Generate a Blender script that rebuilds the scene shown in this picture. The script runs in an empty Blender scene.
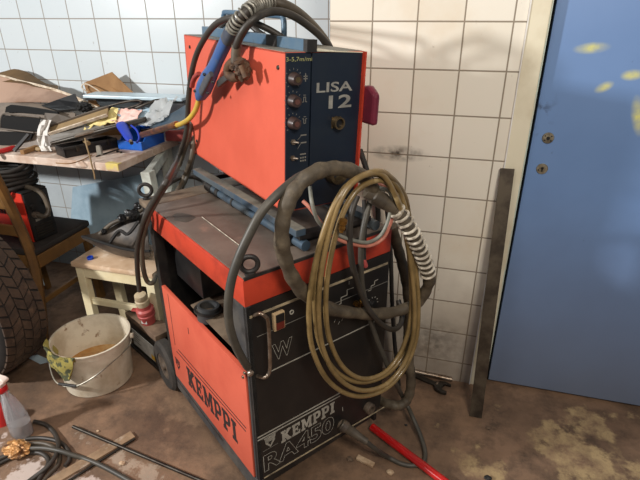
import bpy, bmesh, math, random
from mathutils import Vector, Matrix, noise
random.seed(7)
R = math.radians
SC = bpy.context.scene
COL = SC.collection

# ------------------------------------------------------------------ camera geometry (world: x along the tiled wall, y into it, z up)
CAM = Vector((0, 0, 1.4916)); FPX = 491.51
FW = Vector((-0.24709549, 0.86986199, -0.42694723))
RT = Vector((0.96243294, 0.27149191, -0.00387013))
UP = Vector((-0.11254624, 0.41186437, 0.90426826))
YW, YL, YD = 1.794, 2.264, 1.825            # tiled wall, recessed tiled wall, door face
def ray(x, y): return FW + RT*((x-320)/FPX) - UP*((y-240)/FPX)
def atz(x, y, z): d = ray(x, y); return CAM + d*((z-CAM.z)/d.z)
def aty(x, y, Y): d = ray(x, y); return CAM + d*(Y/d.y)
def atx(x, y, X): d = ray(x, y); return CAM + d*(X/d.x)
def in_frame(M, x, y, axis, val):
    I = M.inverted(); o = I @ CAM; d = I.to_3x3() @ ray(x, y)
    return o + d*((val-o[axis])/d[axis])
O_ = atz(242.5, 279.5, .88)
CART = Matrix.Translation((O_.x, O_.y, 0)) @ Matrix.Rotation(R(53.6), 4, 'Z')
FEED = Matrix.Translation((-.437, 1.185, .98)) @ Matrix.Rotation(R(49.3), 4, 'Z') @ Matrix.Rotation(R(1.2), 4, "X") @ Matrix.Rotation(R(1.8), 4, 'Y')
def fr(x, y, d=0): return in_frame(CART, x, y, 1, -d)        # point in a plane parallel to the power source's front, cart coords
def sd(x, y, d=0): return in_frame(CART, x, y, 0, -d)        # ... to its left side
def tp(x, y, z): return CART.inverted() @ atz(x, y, z)
def ff(x, y, d=0): return in_frame(FEED, x, y, 1, -d)
def fs(x, y, d=0): return in_frame(FEED, x, y, 0, -d)
def frw(x, y, d=0): return CART @ fr(x, y, d)
def sdw(x, y, d=0): return CART @ sd(x, y, d)
def ffw(x, y, d=0): return FEED @ ff(x, y, d)
def fsw(x, y, d=0): return FEED @ fs(x, y, d)

# ------------------------------------------------------------------ materials
def lin(c):
    f = lambda v: (v/255/12.92) if v/255 <= .04045 else ((v/255+.055)/1.055)**2.4
    return (f(c[0]), f(c[1]), f(c[2]), 1)
MATS = {}
def mat(name, c, rough=.55, metal=0., c2=None, scale=8., lo=.42, hi=.62, bump=0., bscale=60., spec=.5, alpha=1., trans=0., coat=0., c3=None, scale3=3., lo3=.55, hi3=.7):
    m = bpy.data.materials.new(name); m.use_nodes = True; MATS[name] = m
    nt = m.node_tree; N = nt.nodes; Lk = nt.links; b = N['Principled BSDF']
    b.inputs['Base Color'].default_value = lin(c); b.inputs['Roughness'].default_value = rough
    b.inputs['Metallic'].default_value = metal; b.inputs['Specular IOR Level'].default_value = spec
    b.inputs['Coat Weight'].default_value = coat
    b.inputs['Alpha'].default_value = alpha; b.inputs['Transmission Weight'].default_value = trans
    tc = N.new('ShaderNodeTexCoord')
    out = None
    def layer(prev, col, sc, l, h, det=6):
        n = N.new('ShaderNodeTexNoise'); n.inputs['Scale'].default_value = sc; n.inputs['Detail'].default_value = det
        n.inputs['Roughness'].default_value = .62
        Lk.new(tc.outputs['Object'], n.inputs['Vector'])
        r = N.new('ShaderNodeMapRange'); r.inputs[1].default_value = l; r.inputs[2].default_value = h
        Lk.new(n.outputs[0], r.inputs[0])
        mx = N.new('ShaderNodeMix'); mx.data_type = 'RGBA'
        Lk.new(r.outputs[0], mx.inputs[0])
        if prev is None: mx.inputs[6].default_value = lin(c)
        else: Lk.new(prev, mx.inputs[6])
        mx.inputs[7].default_value = lin(col)
        return mx.outputs[2]
    if c2: out = layer(out, c2, scale, lo, hi)
    if c3: out = layer(out, c3, scale3, lo3, hi3)
    if out is not None: Lk.new(out, b.inputs['Base Color'])
    if bump:
        n = N.new('ShaderNodeTexNoise'); n.inputs['Scale'].default_value = bscale; n.inputs['Detail'].default_value = 4
        Lk.new(tc.outputs['Object'], n.inputs['Vector'])
        bp = N.new('ShaderNodeBump'); bp.inputs['Strength'].default_value = bump; bp.inputs['Distance'].default_value = .004
        Lk.new(n.outputs[0], bp.inputs['Height']); Lk.new(bp.outputs[0], b.inputs['Normal'])
    return m

def math_node(nt, op, a, b=None, c=None):
    n = nt.nodes.new('ShaderNodeMath'); n.operation = op
    for i, v in enumerate((a, b, c)):
        if v is None: continue
        if isinstance(v, (int, float)): n.inputs[i].default_value = v
        else: nt.links.new(v, n.inputs[i])
    return n.outputs[0]
def mixc(nt, f, a, b):
    n = nt.nodes.new('ShaderNodeMix'); n.data_type = 'RGBA'
    for i, v in ((0, f), (6, a), (7, b)):
        if isinstance(v, tuple): n.inputs[i].default_value = v
        elif isinstance(v, (int, float)): n.inputs[i].default_value = v
        else: nt.links.new(v, n.inputs[i])
    return n.outputs[2]
def noise_node(nt, vec, scale, detail=6, rough=.6):
    n = nt.nodes.new('ShaderNodeTexNoise'); n.inputs['Scale'].default_value = scale
    n.inputs['Detail'].default_value = detail; n.inputs['Roughness'].default_value = rough
    nt.links.new(vec, n.inputs['Vector']); return n.outputs[0]
def rng(nt, v, a, b, lo=0., hi=1.):
    n = nt.nodes.new('ShaderNodeMapRange'); nt.links.new(v, n.inputs[0])
    for i, q in ((1, a), (2, b), (3, lo), (4, hi)): n.inputs[i].default_value = q
    return n.outputs[0]
def pos_nodes(nt):
    g = nt.nodes.new('ShaderNodeNewGeometry'); s = nt.nodes.new('ShaderNodeSeparateXYZ')
    nt.links.new(g.outputs['Position'], s.inputs[0]); return g.outputs['Position'], s.outputs
def blob(nt, px, pz, cx, cz, rx, rz, rot=0, soft=.3):     # elliptical mask in the wall's plane
    dx = math_node(nt, 'SUBTRACT', px, cx); dz = math_node(nt, 'SUBTRACT', pz, cz)
    c, s = math.cos(rot), math.sin(rot)
    u = math_node(nt, 'ADD', math_node(nt, 'MULTIPLY', dx, c/rx), math_node(nt, 'MULTIPLY', dz, s/rx))
    v = math_node(nt, 'ADD', math_node(nt, 'MULTIPLY', dx, -s/rz), math_node(nt, 'MULTIPLY', dz, c/rz))
    d = math_node(nt, 'SQRT', math_node(nt, 'ADD', math_node(nt, 'MULTIPLY', u, u), math_node(nt, 'MULTIPLY', v, v)))
    return rng(nt, d, 1+soft, 1-soft)

def tile_mat(name, base, base2, grout, x0, z0, stain, smudge=None, low=None):
    m = bpy.data.materials.new(name); m.use_nodes = True; nt = m.node_tree; b = nt.nodes['Principled BSDF']
    P, (px, py, pz) = pos_nodes(nt)
    T = .15
    def line(v, off):
        u = math_node(nt, 'MULTIPLY', math_node(nt, 'SUBTRACT', v, off), 1/T)
        f = math_node(nt, 'FRACT', u); f = math_node(nt, 'ABSOLUTE', math_node(nt, 'SUBTRACT', f, .5))
        return rng(nt, f, .5-.021, .5-.012), math_node(nt, 'FLOOR', u)
    lx, ix = line(px, x0); lz, iz = line(pz, z0)
    g = math_node(nt, 'MAXIMUM', lx, lz)
    wn = nt.nodes.new('ShaderNodeTexWhiteNoise'); cb = nt.nodes.new('ShaderNodeCombineXYZ')
    nt.links.new(ix, cb.inputs[0]); nt.links.new(iz, cb.inputs[1]); nt.links.new(cb.outputs[0], wn.inputs[0])
    c = mixc(nt, math_node(nt, 'MULTIPLY', wn.outputs[0], .7), lin(base), lin(base2))
    n1 = noise_node(nt, P, 3.2); c = mixc(nt, rng(nt, n1, .5, .78, 0, .5), c, lin(stain))
    n2 = noise_node(nt, P, 40, 3); c = mixc(nt, rng(nt, n2, .70, .78, 0, .45), c, lin((120, 105, 85)))
    if low:      # grime thrown up from the floor
        hgt = math_node(nt, 'ADD', pz, math_node(nt, 'MULTIPLY', noise_node(nt, P, 7), -.55))
        c = mixc(nt, rng(nt, hgt, .36, -.32, 0, .75), c, lin(low))
    if smudge:
        for (cx, cz, rx, rz, k) in smudge:
            n3 = noise_node(nt, P, 30, 5)
            mk = math_node(nt, 'MULTIPLY', blob(nt, px, pz, cx, cz, rx, rz, 0, .7), rng(nt, n3, .3, .6))
            c = mixc(nt, math_node(nt, 'MULTIPLY', mk, k), c, lin((45, 38, 32)))
    c = mixc(nt, math_node(nt, 'MULTIPLY', g, .85), c, lin(grout))
    nt.links.new(c, b.inputs['Base Color'])
    nt.links.new(rng(nt, g, 0, 1, .28, .8), b.inputs['Roughness'])
    bp = nt.nodes.new('ShaderNodeBump'); bp.inputs['Strength'].default_value = .5; bp.inputs['Distance'].default_value = .002
    nt.links.new(math_node(nt, 'SUBTRACT', 1, g), bp.inputs['Height']); nt.links.new(bp.outputs[0], b.inputs['Normal'])
    return m

# ------------------------------------------------------------------ mesh builder
def frame_from(z, x=None):
    z = Vector(z).normalized()
    x = Vector(x) if x is not None else (Vector((1, 0, 0)) if abs(z.x) < .8 else Vector((0, 1, 0)))
    x = (x - z*x.dot(z)).normalized(); y = z.cross(x)
    return Matrix((x, y, z)).transposed()
def catmull(pts, n=8, closed=False):
    pts = [Vector(p) for p in pts]
    if len(pts) < 3: return pts
    out = []; L = len(pts); seg = L if closed else L-1
    for i in range(seg):
        g = lambda k: pts[k % L] if closed else pts[max(0, min(L-1, k))]
        p0, p1, p2, p3 = g(i-1), g(i), g(i+1), g(i+2)
        for j in range(n):
            t = j/n
            out.append(.5*((2*p1)+(p2-p0)*t+(2*p0-5*p1+4*p2-p3)*t*t+(3*p1-p0-3*p2+p3)*t**3))
    if not closed: out.append(pts[-1])
    return out
class MB:
    def __init__(s): s.b = bmesh.new()
    def box(s, lo, hi, M=None, bev=0.):
        t = bmesh.new(); bmesh.ops.create_cube(t, size=1)
        lo, hi = Vector(lo), Vector(hi); sz = hi-lo
        for v in t.verts: v.co = Vector(((v.co.x+.5)*sz.x+lo.x, (v.co.y+.5)*sz.y+lo.y, (v.co.z+.5)*sz.z+lo.z))
        if bev: bmesh.ops.bevel(t, geom=list(t.edges), offset=bev, segments=2, affect='EDGES', profile=.6)
        return s.merge(t, M)
    def merge(s, t, M=None):
        if M is not None: t.transform(M)
        me = bpy.data.meshes.new('tmp'); t.to_mesh(me); t.free(); s.b.from_mesh(me); bpy.data.meshes.remove(me); return s
    def bar(s, p0, p1, w, h, up=(0, 0, 1), bev=0.):     # rectangular bar from p0 to p1, w sideways, h along up
        p0, p1 = Vector(p0), Vector(p1); z = (p1-p0); L = z.length; z = z/L
        y = Vector(up); y = (y-z*y.dot(z)).normalized(); x = y.cross(z)
        M = Matrix.Translation(p0) @ Matrix((x, y, z)).transposed().to_4x4()
        return s.box((-w/2, -h/2, 0), (w/2, h/2, L), M, bev)
    def tube(s, pts, r, seg=12, smooth=8, closed=False, cap=True, rfun=None):
        P = catmull(pts, smooth, closed) if smooth > 1 else [Vector(p) for p in pts]
        n = len(P); rings = []
        tan = []
        for i in range(n):
            a = P[(i-1) % n] if (closed or i > 0) else P[i]; b = P[(i+1) % n] if (closed or i < n-1) else P[i]
            t = (b-a); tan.append(t.normalized() if t.length > 1e-9 else Vector((0, 0, 1)))
        x = frame_from(tan[0]).col[0]
        for i in range(n):
            t = tan[i]; x = (x - t*x.dot(t)); x = x.normalized() if x.length > 1e-6 else frame_from(t).col[0]; y = t.cross(x)
            rr = rfun(i/(n-1)) if rfun else r
            rings.append([s.b.verts.new(P[i] + (x*math.cos(2*math.pi*k/seg)+y*math.sin(2*math.pi*k/seg))*rr) for k in range(seg)])
        m = n if closed else n-1
        for i in range(m):
            A, B = rings[i], rings[(i+1) % n]
            for k in range(seg): s.b.faces.new((A[k], A[(k+1) % seg], B[(k+1) % seg], B[k]))
        if cap and not closed:
            s.b.faces.new(rings[0][::-1]); s.b.faces.new(rings[-1])
        return s
    def cyl(s, p0, p1, r, seg=20, r2=None):
        p0, p1 = Vector(p0), Vector(p1); r2 = r if r2 is None else r2
        return s.lathe([(0, 0), (r, 0), (r2, (p1-p0).length), (0, (p1-p0).length)], p0, p1-p0, seg)
    def lathe(s, prof, o=(0, 0, 0), axis=(0, 0, 1), seg=32, x=None, closed=False):
        F = frame_from(axis, x); o = Vector(o); rings = []
        for r, h in prof:
            if r < 1e-7: rings.append([s.b.verts.new(o + F @ Vector((0, 0, h)))])
            else: rings.append([s.b.verts.new(o + F @ Vector((r*math.cos(2*math.pi*k/seg), r*math.sin(2*math.pi*k/seg), h))) for k in range(seg)])
        pairs = list(zip(rings[:-1], rings[1:]))
        if closed: pairs.append((rings[-1], rings[0]))
        for A, B in pairs:
            if len(A) == 1 and len(B) == 1: continue
            for k in range(seg):
                j = (k+1) % seg
                if len(A) == 1: s.b.faces.new((A[0], B[j], B[k]))
                elif len(B) == 1: s.b.faces.new((A[k], A[j], B[0]))
                else: s.b.faces.new((A[k], A[j], B[j], B[k]))
        return s
    def prism(s, poly, depth, o=(0, 0, 0), xa=(1, 0, 0), ya=(0, 1, 0)):   # polygon in the (xa, ya) plane, thickened along xa x ya
        xa, ya, o = Vector(xa), Vector(ya), Vector(o); n = xa.cross(ya).normalized()
        A = [s.b.verts.new(o+xa*p[0]+ya*p[1]) for p in poly]; B = [s.b.verts.new(o+xa*p[0]+ya*p[1]+n*depth) for p in poly]
        s.b.faces.new(A[::-1]); s.b.faces.new(B); k = len(poly)
        for i in range(k): s.b.faces.new((A[i], A[(i+1) % k], B[(i+1) % k], B[i]))
        return s
    def sheet(s, grid, th):      # grid of points -> closed sheet of thickness th (offset along the local normal)
        r, c = len(grid), len(grid[0]); G = [[Vector(p) for p in row] for row in grid]
        top, bot = [], []
        for i in range(r):
            tr, br = [], []
            for j in range(c):
                du = G[min(i+1, r-1)][j]-G[max(i-1, 0)][j]; dv = G[i][min(j+1, c-1)]-G[i][max(j-1, 0)]
                n = du.cross(dv); n = n.normalized() if n.length > 1e-9 else Vector((0, 0, 1))
                tr.append(s.b.verts.new(G[i][j]+n*th/2)); br.append(s.b.verts.new(G[i][j]-n*th/2))
            top.append(tr); bot.append(br)
        for i in range(r-1):
            for j in range(c-1):
                s.b.faces.new((top[i][j], top[i+1][j], top[i+1][j+1], top[i][j+1])); s.b.faces.new((bot[i][j], bot[i][j+1], bot[i+1][j+1], bot[i+1][j]))
        ed = [(0, j) for j in range(c)]+[(i, c-1) for i in range(1, r)]+[(r-1, j) for j in range(c-2, -1, -1)]+[(i, 0) for i in range(r-2, 0, -1)]
        for k in range(len(ed)):
            a, b = ed[k], ed[(k+1) % len(ed)]
            s.b.faces.new((top[a[0]][a[1]], top[b[0]][b[1]], bot[b[0]][b[1]], bot[a[0]][a[1]]))
        return s
    def blobby(s, c, rad, amp=.3, freq=3., sub=4, seed=0.):
        t = bmesh.new(); bmesh.ops.create_icosphere(t, subdivisions=sub, radius=1)
        rad = Vector(rad) if not isinstance(rad, (int, float)) else Vector((rad,)*3)
        for v in t.verts:
            d = v.co.normalized(); k = 1+amp*noise.noise(d*freq+Vector((seed, seed*2, 0)))+amp*.5*noise.noise(d*freq*2.3+Vector((seed, 3, seed)))
            v.co = Vector((d.x*rad.x, d.y*rad.y, d.z*rad.z))*k
        return s.merge(t, Matrix.Translation(c))
    def build(s, name, m, parent=None, smooth=False, loc=None, bevel=0.):
        bmesh.ops.recalc_face_normals(s.b, faces=list(s.b.faces))
        me = bpy.data.meshes.new(name)
        if loc is not None:
            for v in s.b.verts: v.co -= Vector(loc)
        s.b.to_mesh(me); s.b.free()
        if m: me.materials.append(MATS[m] if isinstance(m, str) else m)
        ob = bpy.data.objects.new(name, me); COL.objects.link(ob)
        if loc is not None: ob.location = loc
        if smooth:
            for p in me.polygons: p.use_smooth = True
            me.set_sharp_from_angle(angle=R(38))
        if bevel:
            md = ob.modifiers.new('bevel', 'BEVEL'); md.width = bevel; md.segments = 2; md.limit_method = 'ANGLE'
        if parent: ob.parent = parent
        return ob
    def base(s):
        xs = [v.co for v in s.b.verts]; lo = Vector((min(v.x for v in xs), min(v.y for v in xs), min(v.z for v in xs))); hi = Vector((max(v.x for v in xs), max(v.y for v in xs), max(v.z for v in xs)))
        return Vector(((lo.x+hi.x)/2, (lo.y+hi.y)/2, lo.z))
def tag(o, label=None, cat=None, group=None, kind=None):
    if label: o['label'] = label
    if cat: o['category'] = cat
    if group: o['group'] = group
    if kind: o['kind'] = kind
    return o
def empty(name, M, label, cat, group=None):
    o = bpy.data.objects.new(name, None); COL.objects.link(o); o.empty_display_size = .05
    o.matrix_world = M if isinstance(M, Matrix) else Matrix.Translation(M)
    return tag(o, label, cat, group)
def solo(mb, name, m, label, cat, group=None, smooth=True, bevel=0.):
    return tag(mb.build(name, m, None, smooth, mb.base(), bevel), label, cat, group)
def struct(mb, name, m, parent=None, bevel=0.):
    o = mb.build(name, m, parent, bevel=bevel); o['kind'] = 'structure'; return o
def copy_tree(o, M=None):
    def cp(q, par):
        c = q.copy(); COL.objects.link(c)
        if par: c.parent = par
        for ch in [k for k in bpy.data.objects if k.parent == q]: cp(ch, c)
        return c
    c = cp(o, None)
    if M is not None: c.matrix_world = M
    return c
def text_mesh(body, outline=0., bold=0., shear=0., ext=.0004):
    cu = bpy.data.curves.new('t', 'FONT'); cu.body = body; cu.size = 1; cu.shear = shear; cu.offset = bold; cu.resolution_u = 4
    if outline: cu.fill_mode = 'NONE'; cu.bevel_depth = outline; cu.bevel_resolution = 0
    o = bpy.data.objects.new('t', cu); COL.objects.link(o)
    dg = bpy.context.evaluated_depsgraph_get(); dg.update()
    me = bpy.data.meshes.new_from_object(o.evaluated_get(dg))
    bpy.data.objects.remove(o); bpy.data.curves.remove(cu); return me
def add_text(mb, body, o, right, up, w, h, outline=0., bold=0., shear=0., lift=.0006):
    me = text_mesh(body, outline, bold, shear); right, up, o = Vector(right), Vector(up), Vector(o); n = right.cross(up)
    xs = [v.co.x for v in me.vertices]; ys = [v.co.y for v in me.vertices]; x0, x1, y0, y1 = min(xs), max(xs), min(ys), max(ys)
    t = bmesh.new(); t.from_mesh(me); bpy.data.meshes.remove(me)
    for v in t.verts:
        v.co = o+right*((v.co.x-x0)/(x1-x0)*w)+up*((v.co.y-y0)/(y1-y0)*h)+n*(lift+(v.co.z*.0006))
    return mb.merge(t)
SLAB = {   # heavy slab-serif letters in a unit square
 'K': [[(0,0),(.46,0),(.46,.16),(.36,.16),(.36,.84),(.46,.84),(.46,1),(0,1),(0,.84),(.1,.84),(.1,.16),(0,.16)], [(.36,.36),(.62,0),(1,0),(1,.16),(.9,.16),(.6,.56),(.88,.84),(.97,.84),(.97,1),(.6,1),(.36,.62)]],
 'E': [[(0,0),(.96,0),(.96,.34),(.78,.34),(.78,.18),(.38,.18),(.38,.42),(.58,.42),(.58,.32),(.7,.32),(.7,.68),(.58,.68),(.58,.58),(.38,.58),(.38,.82),(.76,.82),(.76,.68),(.93,.68),(.93,1),(0,1),(0,.84),(.1,.84),(.1,.16),(0,.16)]],
 'M': [[(0,0),(.36,0),(.36,.16),(.27,.16),(.27,.62),(.45,.14),(.55,.14),(.72,.62),(.72,.16),(.64,.16),(.64,0),(1,0),(1,.16),(.93,.16),(.93,.84),(1,.84),(1,1),(.7,1),(.5,.48),(.3,1),(0,1),(0,.84),(.08,.84),(.08,.16),(0,.16)]],
 'P': [[(0,0),(.5,0),(.5,.16),(.38,.16),(.38,.84),(.38,1),(0,1),(0,.84),(.1,.84),(.1,.16),(0,.16)], [(.38,.36),(.7,.36),(.92,.46),(.97,.68),(.92,.9),(.7,1),(.38,1),(.38,.84),(.58,.84),(.66,.78),(.68,.68),(.66,.58),(.58,.52),(.38,.52)]],
 'I': [[(0,0),(1,0),(1,.16),(.78,.16),(.78,.84),(1,.84),(1,1),(0,1),(0,.84),(.22,.84),(.22,.16),(0,.16)]]}
SLABW = {'K': 1.1, 'E': .95, 'M': 1.25, 'P': .95, 'I': .55}
def add_slab(mb, word, o, right, up, w, h, th=.0006):
    right, up, o = Vector(right), Vector(up), Vector(o)
    tot = sum(SLABW[c] for c in word)+.1*(len(word)-1); k = w/tot; x = 0
    for c in word:
        for poly in SLAB[c]:
            mb.prism([(p[0]*SLABW[c]*k, p[1]*h) for p in poly], th, o+right*x, right, up)
        if c == 'P': pass
        x += (SLABW[c]+.1)*k
    return mb
# ------------------------------------------------------------------ material palette
mat('orange_paint', (212, 98, 74), .5, c2=(202, 88, 66), scale=5, c3=(205, 110, 85), scale3=14, lo3=.66, hi3=.76, bump=.05, bscale=25)
mat('orange_hood', (212, 94, 70), .5, c2=(202, 86, 62), scale=3, c3=(196, 120, 95), scale3=18, lo3=.70, hi3=.78)
mat('red_orange', (192, 64, 40), .45, c2=(164, 52, 33), scale=9, c3=(70, 38, 28), scale3=12, lo3=.68, hi3=.76)
mat('tray_top', (112, 100, 90), .5, c2=(84, 72, 63), scale=7, lo=.38, hi=.68, c3=(150, 118, 102), scale3=5, lo3=.6, hi3=.72, bump=.08)
mat('rear_plate', (124, 108, 90), .6, c2=(92, 78, 64), scale=9)
mat('navy_panel', (22, 32, 46), .38, c2=(30, 38, 48), scale=6, c3=(52, 54, 58), scale3=20, lo3=.72, hi3=.8)
mat('black_panel', (26, 25, 25), .42, c2=(36, 33, 31), scale=9, c3=(62, 56, 50), scale3=16, lo3=.70, hi3=.8)
mat('black_metal', (24, 23, 23), .5, c2=(44, 40, 37), scale=10)
mat('dark_grey_metal', (58, 60, 62), .5, c2=(80, 78, 74), scale=8, c3=(38, 38, 38), scale3=12)
mat('black_plastic', (20, 20, 21), .38, c2=(34, 33, 33), scale=12)
mat('black_rubber', (30, 29, 28), .6, c2=(50, 46, 42), scale=18)
mat('wheel_rubber', (58, 52, 46), .8, c2=(40, 37, 34), scale=14)
mat('wheel_hub', (98, 84, 70), .6, c2=(60, 52, 46), scale=16)
mat('blue_steel', (76, 106, 132), .4, .2, c2=(94, 116, 132), scale=8, c3=(60, 66, 70), scale3=16, lo3=.62, hi3=.72)
mat('slate_steel', (66, 84, 100), .45, .2, c2=(88, 96, 100), scale=9, c3=(48, 54, 60), scale3=14)
mat('dusty_steel', (136, 130, 118), .6, .2, c2=(100, 98, 92), scale=10)
mat('oil_stain', (62, 56, 48), .4, c2=(76, 68, 58), scale=30)
mat('bare_steel', (165, 150, 135), .35, .8, c2=(110, 90, 72), scale=22)
mat('dark_steel', (70, 66, 60), .45, .7, c2=(52, 44, 38), scale=14)
mat('flat_bar', (92, 82, 68), .5, .45, c2=(66, 56, 46), scale=16, c3=(50, 42, 36), scale3=5)
mat('print_grey', (176, 172, 160), .5, c2=(150, 146, 136), scale=20)
mat('print_lisa', (150, 148, 140), .5, c2=(128, 126, 120), scale=30)
mat('print_dim', (122, 118, 110), .55)
mat('print_black', (42, 32, 34), .5)
mat('trim_line', (188, 172, 140), .5, c2=(120, 108, 90), scale=14)
mat('dirty_tissue', (214, 210, 204), .8, c2=(186, 180, 172), scale=14)
mat('knob_cap', (96, 62, 54), .45, c2=(72, 50, 44), scale=30)
mat('pale_hand', (170, 168, 110), .6)
mat('knob_brown', (62, 46, 42), .4, c2=(44, 36, 34), scale=30)
mat('beige_plastic', (192, 166, 128), .5)
mat('dark_red', (104, 38, 30), .4)
mat('maroon', (112, 34, 52), .4, c2=(92, 30, 44), scale=12)
mat('brass', (176, 130, 60), .35, .8, c2=(120, 86, 44), scale=30)
mat('tarnished_brass', (118, 100, 72), .4, .7, c2=(70, 60, 48), scale=30)
mat('torch_blue', (52, 84, 138), .42, c2=(62, 90, 134), scale=12, c3=(84, 96, 116), scale3=22, lo3=.6, hi3=.72)
mat('torch_dark', (52, 58, 72), .6, c2=(72, 72, 74), scale=20)
mat('torch_red', (150, 58, 52), .5)
mat('neck_yellow', (200, 166, 62), .45, c2=(180, 150, 70), scale=20)
mat('copper_nozzle', (150, 96, 58), .42, .6, c2=(86, 62, 48), scale=40, c3=(60, 48, 42), scale3=18)
mat('rusty', (96, 70, 48), .7, .3, c2=(58, 44, 36), scale=30, c3=(150, 116, 76), scale3=45, lo3=.6, hi3=.7, bump=.5, bscale=90)
mat('cable_black', (46, 41, 35), .5, c2=(62, 56, 50), scale=14, lo=.4, hi=.7)
mat('cable_grey', (62, 59, 53), .5, c2=(76, 71, 62), scale=14)
mat('cable_brown', (92, 82, 68), .5, c2=(70, 62, 52), scale=14)
mat('wrapped_hose', (76, 66, 52), .62, c2=(104, 92, 74), scale=26, lo=.45, hi=.68, c3=(54, 47, 40), scale3=16, bump=.5, bscale=45)
mat('tan_hose', (142, 118, 76), .36, c2=(112, 92, 56), scale=10, c3=(180, 158, 114), scale3=24, lo3=.62, hi3=.74, coat=.2)
mat('pink_hose', (196, 124, 104), .45, c2=(168, 104, 88), scale=20)
mat('grey_hose', (126, 126, 116), .45, c2=(104, 102, 94), scale=20)
mat('spring_light', (232, 222, 204), .4, .2, c2=(160, 150, 134), scale=30)
mat('spring_grey', (150, 148, 138), .4, .3, c2=(110, 104, 94), scale=30)
mat('red_pipe', (196, 22, 20), .22, coat=.6, c2=(170, 18, 18), scale=8)
mat('white_bucket', (216, 206, 186), .42, c2=(186, 172, 148), scale=7, c3=(130, 96, 66), scale3=18, lo3=.62, hi3=.70)
mat('bucket_dirt', (170, 122, 66), .7, c2=(196, 160, 110), scale=9, c3=(130, 84, 44), scale3=18)
mat('rag_camo', (158, 146, 76), .9, c2=(74, 78, 54), scale=26, lo=.5, hi=.56, bump=.6, bscale=60)
mat('wire_grey', (150, 145, 132), .4, .6)
mat('battery_case', (22, 21, 22), .45, c2=(40, 36, 33), scale=14)
mat('battery_lid', (128, 104, 84), .75, c2=(100, 80, 64), scale=14)
mat('label_paper', (206, 206, 200), .6, c2=(180, 180, 174), scale=20)
mat('label_yellow', (224, 176, 50), .6)
mat('plug_red', (172, 76, 72), .45, c2=(152, 62, 60), scale=16, c3=(206, 140, 128), scale3=30, lo3=.66, hi3=.74)
mat('plug_cream', (196, 180, 150), .6, c2=(170, 150, 120), scale=24)
mat('cream_paint', (232, 220, 184), .45, c2=(222, 206, 166), scale=8)
mat('stool_top', (214, 186, 156), .4, c2=(196, 164, 132), scale=8, c3=(232, 210, 186), scale3=14)
mat('pale_leg', (196, 200, 190), .6, c2=(160, 160, 150), scale=10)
mat('table_wood', (204, 184, 168), .7, c2=(176, 146, 124), scale=9, c3=(222, 206, 190), scale3=16, lo3=.55, hi3=.66, bump=.2)
mat('yellow_patch', (208, 188, 104), .8, c2=(196, 172, 136), scale=40)
mat('chair_wood', (120, 86, 46), .4, c2=(94, 66, 36), scale=11, lo=.4, hi=.7)
mat('chair_seat', (42, 37, 34), .6, c2=(54, 48, 44), scale=12)
mat('inverter_red', (196, 48, 30), .4, c2=(176, 42, 28), scale=8)
mat('tire', (76, 60, 48), .9, c2=(58, 46, 38), scale=14, c3=(96, 76, 60), scale3=24, bump=.2)
mat('tire_side', (26, 25, 24), .8, c2=(40, 36, 33), scale=12)
mat('cardboard', (154, 116, 74), .8, c2=(134, 98, 60), scale=8)
mat('cardboard_dark', (112, 86, 52), .85, c2=(90, 68, 42), scale=9)
mat('cardboard_pink', (176, 146, 126), .7, c2=(150, 122, 104), scale=6, c3=(150, 116, 92), scale3=5, lo3=.58, hi3=.7)
mat('paper_edge', (214, 200, 180), .8, c2=(170, 150, 126), scale=30)
mat('white_plastic', (230, 228, 224), .5, c2=(212, 208, 202), scale=14)
mat('thin_bag', (214, 218, 218), .35, trans=.4, alpha=.7)
mat('pink_paper', (232, 186, 174), .7, c2=(240, 214, 204), scale=20)
mat('yellow_cloth', (232, 216, 150), .9, c2=(216, 196, 128), scale=20)
mat('trim_taupe', (132, 120, 108), .5, c2=(108, 98, 90), scale=9)
mat('taupe_plastic', (98, 88, 78), .5, c2=(80, 72, 64), scale=9)
mat('khaki_strip', (148, 124, 88), .6, c2=(128, 106, 74), scale=9)
mat('grey_strip', (118, 114, 108), .5, c2=(92, 88, 82), scale=12)
mat('pale_blue_metal', (196, 214, 222), .4, .1, c2=(176, 196, 206), scale=7)
mat('pale_blue_board', (166, 190, 204), .5, c2=(142, 168, 184), scale=5, c3=(120, 140, 152), scale3=12, lo3=.62, hi3=.72)
mat('bin_blue', (24, 92, 186), .35, c2=(30, 100, 196), scale=10)
mat('gun_blue', (38, 62, 172), .4)
mat('cap_blue', (30, 70, 180), .4)
mat('red_plastic', (206, 44, 44), .4)
mat('salmon_sheet', (216, 104, 92), .5, c2=(196, 90, 80), scale=10)
mat('fairing', (52, 46, 42), .5, c2=(92, 82, 72), scale=10, lo=.45, hi=.65)
mat('bottle', (224, 226, 232), .18, trans=.75, alpha=.85)
mat('bottle_liquid', (206, 198, 190), .2, trans=.6)
mat('sprayer_white', (238, 220, 208), .4)
mat('sprayer_red', (184, 22, 26), .4)
mat('bronze_rag', (190, 138, 82), .5, .35, c2=(96, 64, 40), scale=26, c3=(228, 190, 140), scale3=40, bump=.6, bscale=70)
mat('floor_strip', (152, 126, 98), .7, c2=(118, 94, 70), scale=12, c3=(196, 180, 160), scale3=10)
mat('chip', (196, 170, 140), .7, c2=(160, 130, 100), scale=40)
mat('concrete_chip', (112, 92, 74), .9, c2=(80, 66, 54), scale=40)
mat('lock_metal', (170, 158, 134), .4, .6, c2=(110, 100, 84), scale=40)
mat('lock_hole', (14, 13, 13), .7)
mat('frame_cream', (222, 214, 190), .5, c2=(210, 200, 174), scale=7, c3=(150, 132, 104), scale3=22, lo3=.70, hi3=.76)
mat('frame_green', (176, 190, 180), .5, c2=(196, 196, 176), scale=7)
mat('gap_black', (8, 8, 8), .9)
mat('rubber_seal', (20, 19, 18), .8)

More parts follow.
